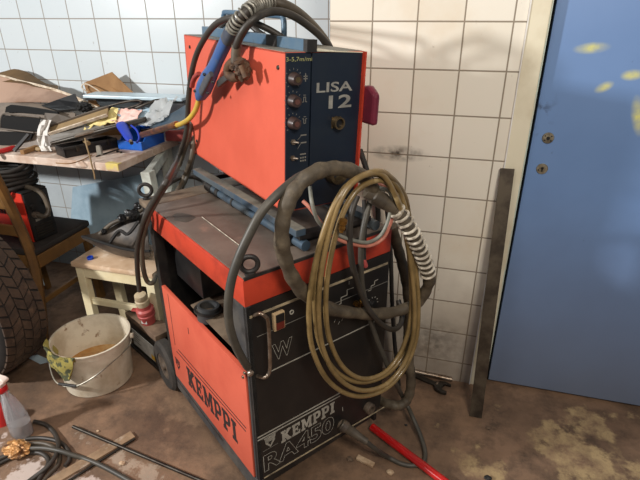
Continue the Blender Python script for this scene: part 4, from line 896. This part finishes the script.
solo(MB().tube([aty(*q) for q in ((85, 138, 1.76), (87, 147, 1.75), (90, 157, 1.748), (92, 166, 1.748), (94, 173, 1.748), (95, 179, 1.75))], .0035, 8, 6), 'hanging_wire', 'khaki_strip', 'tan wire hanging over the front edge of the table', 'wire', SCR)
solo(MB().tube([atz(*q) for q in ((56, 163, TZ+.004), (70, 163.5, TZ+.004), (82, 160, TZ+.004), (92, 155, TZ+.004))], .0025, 8, 6), 'copper_wire', 'cardboard', 'thin brownish wire lying on the bare front of the table', 'wire', SCR)
# white tissue, red handle, small bits at the left
tg = []
for j in range(7):
    r = []
    for i in range(5):
        t = j/6; x = 41-9*math.sin(t*2.2)+i*2.6+t*8; y = 120+t*31; r.append(aty(x, y, 1.855-.035*t+.012*math.sin(i*2.1+j*1.3)))
    tg.append(r)
solo(MB().sheet(tg, .003), 'tissue', 'dirty_tissue', 'white crumpled tissue wedged beside the taupe bracket plate', 'tissue', SCR)
solo(MB().lathe([(0, 0), (.010, 0), (.012, .01), (.010, .10), (.013, .13), (0, .135)], atz(15, 147.5, TZ+.012), (atz(-4, 152.5, TZ+.012)-atz(15, 147.5, TZ+.012)), 14), 'screwdriver', 'red_plastic', 'red handled tool lying at the left on the table front', 'tool', SCR)
br = MB().bar(atz(14, 151, TZ+.006), aty(29, 134, 1.86), .016, .012, (0, -1, .3), .002); solo(br, 'steel_bar', 'black_metal', 'black slanting bar leaning on the slotted taupe trim', 'bar', SCR, smooth=False)
solo(MB().bar(atz(22, 152.5, TZ+.01), atz(37, 147, TZ+.012), .022, .02, Z, .003), 'wood_block', 'cardboard', 'short brown wood block lying under the black slanting bar', 'wood block', SCR, smooth=False)
solo(MB().blobby(atz(39, 149, TZ+.012), (.018, .014, .012), .2, 2, 3, 8.), 'pale_lump', 'khaki_strip', 'small khaki lump between the wood block and the white tissue', 'lump', SCR)
# blue bin and things in it
A, B, C_ = atz(118.6, 149, TZ), atz(142.5, 151, TZ), atz(166, 142, TZ)
u = (B-A); Lw = u.length; u = u/Lw; v = Z.cross(u); Ld = max(.12, abs((C_-B).dot(v)))
Mb = Matrix((u, v, Z)).transposed().to_4x4(); Mb.translation = A
bn = empty('storage_bin', Mb, 'blue open fronted plastic bin standing on the right end of the table', 'bin')
Ld = .19; hb, hf, t = .075, .042, .004
MB().box((0, 0, 0), (Lw, Ld, t)).build('bottom', 'bin_blue', bn)
MB().prism([(0, 0), (Ld, 0), (Ld, hb), (.055, hb), (.02, hf), (0, hf)], t, (0, 0, 0), Y, Z).build('side_wall', 'bin_blue', bn, bevel=.0015)
MB().prism([(0, 0), (Ld, 0), (Ld, hb), (.055, hb), (.02, hf), (0, hf)], t, (Lw-t, 0, 0), Y, Z).build('side_wall', 'bin_blue', bn, bevel=.0015)
MB().box((0, 0, 0), (Lw, t, hf), bev=.001).build('front_lip', 'bin_blue', bn); MB().box((0, Ld-t, 0), (Lw, Ld, hb), bev=.001).build('back_wall', 'bin_blue', bn)
MB().box((-.004, .05, hb-.006), (.0, Ld, hb), bev=.001).build('rim', 'bin_blue', bn); MB().box((Lw, .05, hb-.006), (Lw+.004, Ld, hb), bev=.001).build('rim', 'bin_blue', bn)
def in_bin(x, y, z): return Mb @ Vector((x, y, z))
g0, g1 = aty(121, 124, 1.90), aty(130.5, 141, 1.80)
bg = empty('blow_gun', g0, 'dark blue air gun lying nose down over the front of the blue bin', 'air gun')
dd = g1-g0; xx = Vector((.5, .6, .1))
swept(MB(), [(dd*t_, w_, w_*.7, xx) for t_, w_ in ((0, .018), (.08, .024), (.25, .023), (.5, .020), (.75, .018), (.92, .015), (1, .010))]).build('body', 'gun_blue', bg, True)
MB().tube([dd*.2+Vector((.03, .02, .005)), dd*.4+Vector((.048, .02, .0)), dd*.7+Vector((.05, .01, -.01)), dd*.9+Vector((.035, 0, -.012))], .005, 10, 6).build('trigger', 'gun_blue', bg, True)
MB().cyl(dd*.98, dd*1.12, .008, 14).build('nose', 'bare_steel', bg, True)
solo(MB().lathe([(0, 0), (.012, 0), (.014, .02), (.012, .10), (.007, .11), (0, .11)], in_bin(Lw*.5, .12, .03), (.6, .5, .25), 16), 'chisel_handle', 'rusty', 'brown worn handle lying inside the blue bin', 'handle')
solo(MB().bar(in_bin(Lw*.3, .14, .06), in_bin(Lw*1.0, .16, .072), .02, .014, Z, .002), 'file_bar', 'dark_steel', 'dark bar lying across the back of the blue bin', 'bar', smooth=False)
def crumple(outline_c, rx, ry, amp, seed, th, name, m, label, cat, squash=.4):
    g = []
    for j in range(13):
        r = []
        for i in range(13):
            a_, b2 = (i/12-.5)*2, (j/12-.5)*2; n1 = noise.noise(Vector((a_*1.7, b2*1.7, seed)))+.5*noise.noise(Vector((a_*4, b2*4, seed+3)))
            k = 1+.16*noise.noise(Vector((a_*2, b2*2, seed+9)))
            r.append(outline_c+rx*a_*k+ry*b2*k+Z*(amp*n1))
        g.append(r)
    return solo(MB().sheet(g, th), name, m, label, cat, SCR)
cc = aty(158, 112, 1.97); crumple(cc, Vector((.068, .0, .02)), Vector((.016, .045, .045)), .03, 2., .002, 'plastic_bag', 'thin_bag', 'translucent white plastic bag crumpled behind the blue bin', 'bag')
cc = aty(127, 117, 1.95); crumple(cc, Vector((.06, .0, .005)), Vector((0, .04, .025)), .022, 5., .002, 'paper_scrap', 'pink_paper', 'pink and white paper scrap behind the blue air gun', 'paper')
cc = aty(101, 119, 1.93); crumple(cc, Vector((.075, .02, .02)), Vector((-.01, .03, .025)), .03, 8., .003, 'cloth_rag', 'yellow_cloth', 'pale yellow cloth in the middle of the heap', 'cloth')
cc = aty(131, 111, 2.0); crumple(cc, Vector((.10, .0, -.003)), Vector((0, .04, .02)), .012, 11., .003, 'film_sheet', 'pale_blue_board', 'pale blue sheet lying under the hooked rod', 'sheet')
solo(MB().sheet([[aty(150, 127, 1.95), aty(168, 116, 1.97), aty(190, 103, 2.0)], [aty(158, 129, 1.9), aty(176, 124, 1.9), aty(192, 116, 1.92)], [aty(164, 130, 1.86), aty(180, 129, 1.86), aty(194, 127, 1.87)]], .006), 'metal_plate', 'slate_steel', 'dull grey metal plate sloping behind the torch nozzle', 'plate', SCR, False)
a, c = atz(166, 141, TZ), atz(184, 134, TZ)
solo(MB().box((a.x, a.y, TZ+.001), (a.x+.13, a.y+.10, TZ+.055), bev=.004), 'parts_box', 'salmon_sheet', 'salmon red box at the right end of the table behind the nozzle', 'box', SCR)

# ------------------------------------------------------------------ chair with a small inverter welder
sx1, sy0, sy1, sz = -1.84, 1.60, 1.985, .455
ch = empty('wooden_chair', (sx1-.2, (sy0+sy1)/2, 0), 'brown wooden chair with dark padded seat pushed under the table', 'chair'); OC = Vector((sx1-.2, (sy0+sy1)/2, 0))
MB().box(Vector((sx1-.42, sy0, sz-.012))-OC, Vector((sx1, sy1, sz+.022))-OC, bev=.012).build('seat', 'chair_seat', ch, True)
for (p, q, nm) in (((sx1-.012, sy0+.02, sz-.045), (sx1-.012, sy1-.02, sz-.045), 'seat_rail'), ((sx1-.408, sy0+.02, sz-.045), (sx1-.408, sy1-.02, sz-.045), 'seat_rail'), ((sx1-.40, sy0+.012, sz-.045), (sx1-.02, sy0+.012, sz-.045), 'seat_rail'), ((sx1-.40, sy1-.012, sz-.045), (sx1-.02, sy1-.012, sz-.045), 'seat_rail')):
    MB().bar(Vector(p)-OC, Vector(q)-OC, .022, .064, Z, .003).build(nm, 'chair_wood', ch)
for x in (sx1-.022, sx1-.398):
    MB().bar(Vector((x, sy1-.025, sz-.02))-OC, Vector((x, sy1-.01, 0))-OC, .034, .034, Y, .003).build('front_leg', 'chair_wood', ch)
    MB().tube([Vector((x, sy0-.06, 0))-OC, Vector((x, sy0-.005, .28))-OC, Vector((x, sy0+.005, sz))-OC, Vector((x, sy0-.02, .66))-OC, Vector((x, sy0-.07, .90))-OC], .023, 8, 6).build('back_post', 'chair_wood', ch, True)
    MB().bar(Vector((x, sy0-.01, .20))-OC, Vector((x, sy1-.02, .20))-OC, .016, .026, Z, .002).build('stretcher', 'chair_wood', ch)
for z, y in ((.58, -.014), (.72, -.034), (.86, -.06)):
    MB().bar(Vector((sx1-.39, sy0+y, z))-OC, Vector((sx1-.03, sy0+y, z))-OC, .016, .05, Z, .003).build('back_slat', 'chair_wood', ch)
# inverter
iz = sz+.0235
HI2 = .245
A = atz(35.5, 243, iz); B = atz(59, 233, iz); u = (B-A); Wi = u.length; u = u/Wi; v = Z.cross(u)
Mi = Matrix((u, v, Z)).transposed().to_4x4(); Mi.translation = A
iv = empty('inverter_welder', Mi, 'small red and black inverter welder standing on the wooden chair', 'welding inverter')
MB().box((0, .012, 0), (Wi, .30, HI2), bev=.004).build('casing', 'inverter_red', iv, True)
ipf = MB().box((.004, 0, .004), (Wi-.004, .014, HI2-.005), bev=.003).build('front_panel', 'black_plastic', iv, True)
MB().box((.002, .008, HI2-.005), (Wi-.002, .28, HI2+.004), bev=.003).build('top_cover', 'black_metal', iv, True)
for k in range(5): MB().box((.02, -.003, .022+.013*k), (Wi-.02, .002, .028+.013*k)).build('vent_slat', 'dark_steel', ipf)
MB().box((.03, -.002, .100), (Wi-.02, .001, .112)).build('name_strip', 'print_dim', ipf)
for x in (.03, Wi-.03): MB().lathe([(0, .014), (.012, .014), (.014, 0)], (x, 0, .175), (0, -1, 0), 18).build('knob', 'black_metal', ipf, True)
MB().lathe([(0, .02), (.015, .02), (.017, 0)], (.035, 0, .135), (0, -1, 0), 18).build('socket', 'wheel_hub', ipf, True)
for k in range(7): MB().box((-.002, .09+.02*k, .12), (.001, .10+.02*k, .19)).build('side_vent', 'black_metal', iv)
solo(MB().tube([Mi @ Vector(p) for p in ((.035, -.012, .135), (.05, -.05, .13), (.075, -.05, .16), (.075, -.02, .235), (.05, .06, .262), (.0, .13, .266))], .011, 12, 8), 'inverter_cable', 'cable_brown', 'brown cable bending out of the inverter front and over its top', 'cable')
for k in range(5):
    c = Mi @ Vector((Wi*.3+.01*(k % 2), .15, .261+.0215*k)); rx, ry = .125-.006*k, .10-.004*(k % 3)
    P = [c+u*rx*math.cos(t)+v*ry*math.sin(t)+Z*.004*math.sin(3*t+k) for t in [2*math.pi*j/16 for j in range(16)]]
    solo(MB().tube(P, .0105, 10, 3, closed=True), 'cable_coil', 'black_rubber', ('lowest', 'second lowest', 'middle', 'second highest', 'topmost')[k]+' turn of the black cable coil heaped on the inverter', 'cable', 'cable coil on the inverter')
solo(MB().bar(atz(35, 262, .36)+Z*0, atz(43, 286, .22), .02, .006, X, .001), 'lit_slit_strip', 'pale_blue_metal', 'narrow pale blue strip put in for the lit slit between the chair legs', 'strip', smooth=False)  # pale bar colours in the light seen between the legs

# ------------------------------------------------------------------ stool, what lies on it
X0, X1, Y0, Y1, SZ = -1.637, -1.212, 1.596, 1.856, .45
stl = empty('stool', ((X0+X1)/2, (Y0+Y1)/2, 0), 'low cream painted stool with a tan top beside the cart', 'stool'); OS = Vector(((X0+X1)/2, (Y0+Y1)/2, 0))
MB().box(Vector((X0, Y0, SZ-.024))-OS, Vector((X1, Y1, SZ))-OS, bev=.005).build('seat', 'stool_top', stl, True)
for sxx in (0, 1):
    for syy in (0, 1):
        x = X0+.03 if sxx == 0 else X1-.03; y = Y0+.03 if syy == 0 else Y1-.03
        MB().bar(Vector((x, y, SZ-.024))-OS, Vector((x, y+(.0 if syy == 0 else .015), 0))-OS, .042, .036, Y, .003).build('leg', 'cream_paint', stl)
for y in (Y0+.022, Y1-.022): MB().bar(Vector((X0+.045, y, SZ-.052))-OS, Vector((X1-.045, y, SZ-.052))-OS, .018, .056, Z, .002).build('apron', 'cream_paint', stl)
for x in (X0+.022, X1-.022): MB().bar(Vector((x, Y0+.045, SZ-.052))-OS, Vector((x, Y1-.045, SZ-.052))-OS, .018, .056, Z, .002).build('apron', 'cream_paint', stl)
MB().bar(Vector((X0+.045, Y0+.03, .235))-OS, Vector((X1-.045, Y0+.03, .235))-OS, .02, .03, Z, .002).build('stretcher', 'cream_paint', stl)
p = atz(90.5, 259, SZ); solo(MB().lathe([(0, 0), (.014, 0), (.014, .011), (.0115, .012), (.0115, .004), (0, .004)], p+Z*.0005, (0.05, -.1, 1), 24), 'bottle_cap', 'cap_blue', 'small blue bottle cap on the stool top', 'cap')
fa = empty('car_fairing', atz(112, 234, SZ), 'dark dusty plastic fairing with a pointed end lying on the stool', 'car part'); FI = fa.matrix_world.inverted()
def fz(L): return [[FI @ aty(*p) for p in r] for r in L]
MB().sheet(dense(fz([[(81, 236, 1.70), (93, 234, 1.76), (104, 229, 1.81), (116, 220, 1.84), (130, 216, 1.85), (146, 209, 1.85)], [(83, 238.5, 1.69), (96, 242, 1.72), (108, 243, 1.76), (120, 242, 1.79), (134, 240, 1.80), (148, 236, 1.8)], [(84, 239, 1.685), (97, 246, 1.68), (110, 252, 1.685), (123, 256, 1.69), (136, 257, 1.69), (150, 256, 1.69)], [(82.5, 237, 1.68), (96, 241.5, 1.645), (110, 246, 1.64), (123, 249.5, 1.64), (136, 251.5, 1.64), (150, 252, 1.64)]])), .006).build('shell', 'fairing', fa, True)
MB().tube(fz([[(82.5, 236.5, 1.68), (96, 240.5, 1.643), (110, 245, 1.638), (123, 248.5, 1.638), (136, 250.5, 1.638), (150, 251, 1.64)]])[0], .006, 8, 5).build('rim', 'rubber_seal', fa, True)
MB().tube(fz([[(100, 234, 1.78), (110, 225, 1.8), (120, 220, 1.81), (132, 216, 1.81), (141, 210, 1.81), (150, 204, 1.81)]])[0], .0105, 10, 5).build('rib', 'cable_brown', fa, True)
MB().tube(fz([[(109, 244, 1.68), (119, 231, 1.74), (128, 234, 1.74), (138, 222, 1.78)]])[0], .008, 8, 5).build('strut', 'black_metal', fa, True)
for (x, y, r) in ((122, 218, .018), (128, 213, .016), (134, 214, .022), (138, 206, .016), (104, 231, .012)): MB().blobby(FI @ aty(x, y, 1.76), r, .35, 3, 3, x).build('fastener', 'black_plastic', fa, True)

# ------------------------------------------------------------------ battery with the red plug
A, B = atz(124.5, 312, .20), atz(155, 337, .20); u = (B-A); Lb = u.length; u = u/Lb; v = Z.cross(u)
Mq = Matrix((u, v, Z)).transposed().to_4x4(); Mq.translation = (A.x, A.y, 0)
bt = empty('car_battery', Mq, 'black car battery with dusty brown lid on the floor between bucket and cart wheel', 'battery'); wb = .085
MB().box((.004, .004, 0), (Lb-.004, wb, .170), bev=.005).build('case', 'battery_case', bt, True)
MB().box((0, 0, .170), (Lb, wb+.004, .20), bev=.006).build('lid', 'battery_lid', bt, True)
MB().box((0, -.004, 0), (Lb, .01, .018), bev=.003).build('foot_rail', 'battery_case', bt, True)
lb = MB().box((.035, .0022, .035), (Lb-.03, .0045, .125)).build('label', 'label_paper', bt)
MB().box((Lb-.075, .0015, .04), (Lb-.04, .0025, .065)).build('warning_mark', 'label_yellow', lb)
for k in range(4): MB().box((.045, .0015, .06+.014*k), (.11-.012*(k % 2), .0025, .064+.014*k)).build('print_line', 'print_dim', lb)
PK = 1.15
pg = empty('cee_plug', atz(149, 322, .201), 'red industrial plug with cream gland standing on the battery lid', 'plug')
ax = (aty(141, 285, 1.56)-aty(147.5, 320, 1.56)); ax = Vector((ax.x*.5, -.03, ax.z)).normalized()
PB = Vector((0, 0, .004))
MB().lathe([(r*PK, h*PK) for r, h in [(0, 0), (.027, 0), (.028, .03), (.033, .034), (.034, .044), (.031, .046), (.031, .056), (.035, .058), (.034, .068), (.026, .074), (.025, .092), (0, .094)]], PB, ax, 28).build('plug_body', 'plug_red', pg, True)
MB().lathe([(r*PK, h*PK) for r, h in [(0, .086), (.024, .086), (.026, .092), (.026, .112), (.022, .116), (.024, .120), (.022, .138), (.013, .142), (0, .142)]], PB, ax, 20).build('cable_gland', 'plug_cream', pg, True)
MB().bar(PB+ax*.072+Vector((-.02, -.012, 0)), PB+ax*.076+Vector((-.052, -.02, .0)), .022, .006, Z, .002).build('flap_tab', 'plug_red', pg)
MB().box((-.014, -.0335, .012), (.014, -.026, .028)).build('plug_label', 'label_paper', pg)

# ------------------------------------------------------------------ bucket with a rag over its rim
bc = Vector((-1.427, 1.402, 0)); bk = empty('bucket', bc, 'dirty white plastic bucket with brown residue and a wire handle', 'bucket')
h_ = .222
MB().lathe([(0, .0), (.136, .0), (.140, .004), (.152, h_-.03), (.156, h_-.028), (.157, h_-.004), (.162, h_-.003), (.163, h_+.004), (.155, h_+.004), (.150, h_-.006), (.136, .012), (0, .010)], (0, 0, 0), Z, 64).build('shell', 'white_bucket', bk, True)
MB().lathe([(0, .062), (.08, .060), (.1415, .064), (.1505, .180), (.1512, .183), (.1425, .07), (.10, .056), (0, .056)], (0, 0, 0), Z, 48).build('residue', 'bucket_dirt', bk, True)
hl, hr = Vector((-.137, -.085, h_-.02)), Vector((.150, .065, h_-.018))
ms = [hr, hr+Vector((.005, -.03, -.035)), Vector((.125, -.105, .145)), Vector((.06, -.158, .105)), Vector((.0, -.172, .085)), Vector((-.075, -.162, .092)), Vector((-.145, -.105, .13)), hl]
MB().tube(ms, .0028, 8, 8).build('bail', 'wire_grey', bk, True)
MB().cyl(Vector((.035, -.1675, .0935)), Vector((-.05, -.169, .0865)), .0065, 12).build('grip', 'black_rubber', bk, True)
for p in (hl, hr): MB().cyl(p*1.0-Vector((0, 0, 0)), p+Vector((p.x, p.y, 0)).normalized()*.012, .012, 14).build('handle_boss', 'white_bucket', bk, True)
g = []
for j in range(15):
    r = []
    for i in range(9):
        t = j/14; a_ = R(214+(8.8+.8*math.sin(t*4))*i-5*t); rr = .138+.036*(t/.35) if t < .35 else .174+.004*math.sin(i*1.7+j)-.008*(t-.35)
        z = h_-.05+.065*math.sin(min(1, t/.4)*math.pi/2) if t < .4 else h_+.016-(t-.4)*(.17+.04*math.sin(i*1.1))
        rr += .003*noise.noise(Vector((i*.6, j*.5, 2)))
        r.append(bc+Vector((rr*math.cos(a_), rr*math.sin(a_), z+.004*noise.noise(Vector((i*.8, j*.7, 7))))))
    g.append(r)
solo(MB().sheet(g, .007), 'rag', 'rag_camo', 'yellow green camouflage rag hung over the bucket rim', 'rag')

# ------------------------------------------------------------------ tyre
rT, wT = .36, .20
pm = atz(23, 300, .31); fdir = Vector((1, -.13, 0)).normalized(); axT = Vector((.13, 1, 0)).normalized()
cT = Vector((-1.972, 1.33, rT))
ty = empty('tyre', (cT.x, cT.y, 0), 'worn brown car tyre standing upright at the left edge of the floor', 'tyre'); OTy = Vector((cT.x, cT.y, 0))
dR = rT-.315
prof = [(.20, -.07), (.22, -.095), (.26, -.108), (.295, -.104), (.308, -.092), (.313, -.05), (.315, 0), (.313, .05), (.308, .092), (.295, .104), (.26, .108), (.22, .095), (.20, .07), (.205, 0)]
MB().lathe([(r+dR, h) for r, h in prof], (0, 0, rT), axT, 96, closed=True).build('carcass', 'tire_side', ty, True)
tb_ = MB(); F = frame_from(axT)
nb = 46
for k in range(nb):
    for (h0, h1, sk, off, ln) in ((-.094, -.062, .35, 0, .80), (-.057, -.022, -.55, .3, .84), (-.017, .017, .5, .1, .84), (.022, .057, -.55, .55, .84), (.062, .094, .35, .25, .80)):
        q = []
        for (hh, e) in ((h0, 0), (h1, 0), (h1, 1), (h0, 1)):
            a_ = 2*math.pi*(k+off+sk*(hh-h0)/(h1-h0)+ln*e)/nb
            q.append((a_, hh))
        def pt(a_, hh, r): return Vector((0, 0, rT)) + F @ Vector((r*math.cos(a_), r*math.sin(a_), hh))
        def rad(hh): return rT-.0045*(hh/.092)**2*1.6
        B0 = [tb_.b.verts.new(pt(a_, hh, rad(hh)-.006)) for a_, hh in q]; B1 = [tb_.b.verts.new(pt(a_, hh, rad(hh)+.006)) for a_, hh in q]
        tb_.b.faces.new(B1)
        for i in range(4): tb_.b.faces.new((B0[i], B0[(i+1) % 4], B1[(i+1) % 4], B1[i]))
tag(tb_.build('tread', 'tire', ty), kind='stuff')

# ------------------------------------------------------------------ things on the floor
so = atz(22.5, 433, 0)
sp2 = empty('spray_bottle', so, 'clear spray bottle with pinkish white head and red collar on the floor', 'spray bottle')
def sect(rows, name, m, par, seg=28):
    mb = MB(); rings = []
    for (rx, ry, z, ox) in rows: rings.append([mb.b.verts.new(Vector((ox+rx*math.cos(2*math.pi*k/seg), ry*math.sin(2*math.pi*k/seg), z))) for k in range(seg)])
    for A, B in zip(rings[:-1], rings[1:]):
        for k in range(seg): mb.b.faces.new((A[k], A[(k+1) % seg], B[(k+1) % seg], B[k]))
    mb.b.faces.new(rings[0][::-1]); mb.b.faces.new(rings[-1]); return mb.build(name, m, par, True)
sect([(.042, .030, 0, 0), (.046, .033, .006, 0), (.047, .034, .06, 0), (.044, .032, .10, -.001), (.036, .028, .135, -.006), (.024, .022, .17, -.014), (.015, .015, .190, -.018), (.0145, .0145, .21, -.018)], 'flask', 'bottle', sp2)
sect([(.039, .027, .004, 0), (.043, .030, .008, 0), (.044, .031, .055, 0), (.0435, .0305, .062, 0)], 'liquid', 'bottle_liquid', sp2)
sect([(.018, .018, .205, -.024), (.019, .019, .208, -.024), (.019, .019, .225, -.024), (.017, .017, .228, -.024)], 'collar', 'sprayer_red', sp2)
hdm = MB(); hdm.prism([(-.045, .226), (-.002, .226), (.004, .242), (.022, .256), (.026, .266), (.014, .274), (-.010, .276), (-.050, .274), (-.062, .262), (-.060, .246)], .026, (-.012, .013, 0), X, Z)
hdm.build('spray_head', 'sprayer_white', sp2, True, bevel=.004)
MB().box((-.085, -.008, .256), (-.070, .008, .270), bev=.002).build('spray_nozzle', 'sprayer_white', sp2, True)
MB().bar((-.066, 0, .255), (-.074, 0, .205), .012, .008, X, .002).build('trigger', 'sprayer_red', sp2, True)
MB().cyl((-.024, 0, .02), (-.024, 0, .21), .003, 8).build('dip_tube', 'white_plastic', sp2, True)
solo(MB().blobby(atz(17, 449, .022), (.048, .036, .022), .32, 2.8, 5, 3.), 'cloth_ball', 'bronze_rag', 'shiny bronze brown crumpled cloth ball before the spray bottle', 'cloth')
p = atz(-2, 428, 0); solo(MB().lathe([(0, 0), (.03, 0), (.03, .07), (.022, .085), (.012, .095), (0, .095)], p+Vector((-.005, .03, 0)), Z, 24), 'oil_can', 'red_plastic', 'red can mostly hidden behind the spray bottle', 'can')
FC = 'loops of cable on the floor beside the spray bottle'
def fl_(L, r): return [atz(x, y, r+dz) for x, y, dz in L]
solo(MB().tube(fl_([(34, 421.5, 0), (46, 425, 0), (55, 434, .0), (58.5, 445, .012), (55, 457, .018), (46, 468, .012), (32, 479, 0), (15, 492, 0)], .0088), .0085, 12, 8), 'floor_cable', 'cable_black', 'black cable emerging behind the spray bottle and bending down the right of the loops', 'cable', FC)
solo(MB().tube(fl_([(-14, 466, .010), (6, 455.5, .012), (24, 449.5, .014), (42, 448, .018), (60, 451, .022), (74, 455.5, .010), (84, 458.5, .0), (98, 464, .0), (112, 471, 0), (128, 480, 0), (142, 488, 0)], .0088), .0085, 12, 8), 'floor_cable', 'cable_grey', 'grey cable crossing over the loops and under the wood strip to the frame bottom', 'cable', FC)
solo(MB().tube(fl_([(26, 439, 0), (40, 438, 0), (54, 440, .002), (63, 444.5, 0), (69, 452, 0), (69.5, 460, 0), (65, 466, 0)], .0085), .008, 12, 8), 'floor_cable', 'cable_black', 'black cable loop end reaching furthest right of the loops', 'cable', FC)
solo(MB().tube(fl_([(24, 445, 0), (38, 443, 0), (50, 445.5, .0), (59, 453, .0), (58, 465, .0), (50, 474, 0), (40, 486, 0)], .0085), .008, 12, 8), 'floor_cable', 'cable_brown', 'brownish cable nested under the loops', 'cable', FC)
solo(MB().tube(fl_([(-12, 470, 0), (8, 459, 0), (26, 453.5, 0), (40, 453, 0), (48, 459, 0), (47, 467, 0), (40, 478, 0), (34, 488, 0)], .0085), .008, 12, 8), 'floor_cable', 'cable_black', 'innermost dark cable loop nearest the frame corner', 'cable', FC)
solo(MB().tube([atz(73, 426.5, .012), atz(214, 486, .012)], .0065, 12, 1), 'steel_rod', 'dark_steel', 'long dark steel rod lying on the bare floor before the cart', 'rod')
a, c = atz(40, 489, .006), atz(133, 434.5, .006)
solo(MB().bar(a, c, .040, .010, Z, .002), 'wood_strip', 'floor_strip', 'flat paint worn wooden strip lying under the long steel rod', 'strip', smooth=False)
a, c = atz(56, 489, .006), atz(135, 438.5, .006)
solo(MB().bar(a, c, .008, .006, Z, .001), 'angle_strip', 'dark_steel', 'dark narrow metal strip along the near edge of the wooden strip', 'strip', smooth=False)
for (x, y, rx, m, lab) in ((122, 463, .011, 'chip', 'pale wood chip on the floor right of the wooden strip'), (98, 431, .006, 'chip', 'tiny pale chip on the floor by the far end of the wooden strip'), (350, 459, .012, 'concrete_chip', 'grey lump on the floor in front of the cart plug'), (390, 472, .013, 'chip', 'pale chip on the floor beside the red pipe'), (488, 428, .009, 'concrete_chip', 'small dark lump on the floor right of the leaning flat bar'), (488, 478, .012, 'black_rubber', 'black lump on the floor at the bottom edge'), (406, 425, .006, 'black_rubber', 'small black crumb on the floor inside the grey cable bend')):
    solo(MB().blobby(atz(x, y, rx*.5), (rx, rx*.8, rx*.55), .3, 2, 3, x), 'floor_debris', m, lab, 'debris')
a, c = atz(357, 457, .008), atz(374, 465.5, .008)
solo(MB().bar(a, c, .02, .012, Z, .003), 'wood_chip', 'chip', 'pale splinter of wood on the floor under the plug cable', 'wood chip', smooth=False)
p = [atz(27, 357, .003), atz(38, 355, .003), atz(52, 361, .003), atz(40, 364, .003)]
solo(MB().sheet([[p[0], p[1]], [p[3], p[2]]], .003), 'paper_piece', 'pale_blue_metal', 'piece of pale paper on the dark floor between tyre and bucket', 'paper', smooth=False)
# flat bar leaning at the wall
b0, t0 = (atz(468, 417, 0)+atz(483, 417.5, 0))/2, (aty(501, 168.5, YW-.012)+aty(514, 168.5, YW-.012))/2
b0 = Vector((b0.x, b0.y, .003))
solo(MB().bar(b0, t0, .047, .009, (0, -1, .2), .001), 'flat_bar', 'flat_bar', 'long dark flat steel bar leaning on the tiled wall beside the blue door', 'steel bar', smooth=False)
# adjustable wrench and pipe by the wall
w0, w1 = atz(416, 375.5, .012), atz(442, 387, .012)
wr = empty('adjustable_wrench', w1, 'dark steel adjustable wrench on the floor by the tiled wall', 'wrench'); d = (w0-w1); L = d.length; d = d/L; e = Z.cross(d)
Mw = Matrix((d, e, Z)).transposed().to_4x4(); wr.matrix_world = Matrix.Translation(w1) @ Mw
MB().prism([(.02, -.011), (.22, -.015), (.235, -.01), (.235, .01), (.22, .015), (.02, .011)], .009, (0, 0, -.0045)).build('shank', 'dark_steel', wr, bevel=.002)
MB().prism([(.035, .012), (.02, .032), (-.012, .038), (-.032, .030), (-.030, .018), (-.012, .020), (-.002, .012), (-.002, -.012), (.035, -.014)], .016, (0, 0, -.008)).build('fixed_jaw', 'dark_steel', wr, bevel=.003)
MB().prism([(.022, -.012), (-.002, -.010), (-.008, -.022), (-.030, -.026), (-.028, -.034), (0, -.036), (.022, -.026)], .014, (0, 0, -.007)).build('moving_jaw', 'dark_steel', wr, bevel=.003)
MB().cyl((.024, -.008, 0), (.024, .008, 0), .009, 14).build('worm', 'bare_steel', wr, True)
solo(MB().cyl(atz(395, 367, .02), atz(452, 379.5, .011), .011, 16), 'steel_tube', 'bare_steel', 'grey steel tube lying on the floor along the foot of the tiled wall', 'tube')
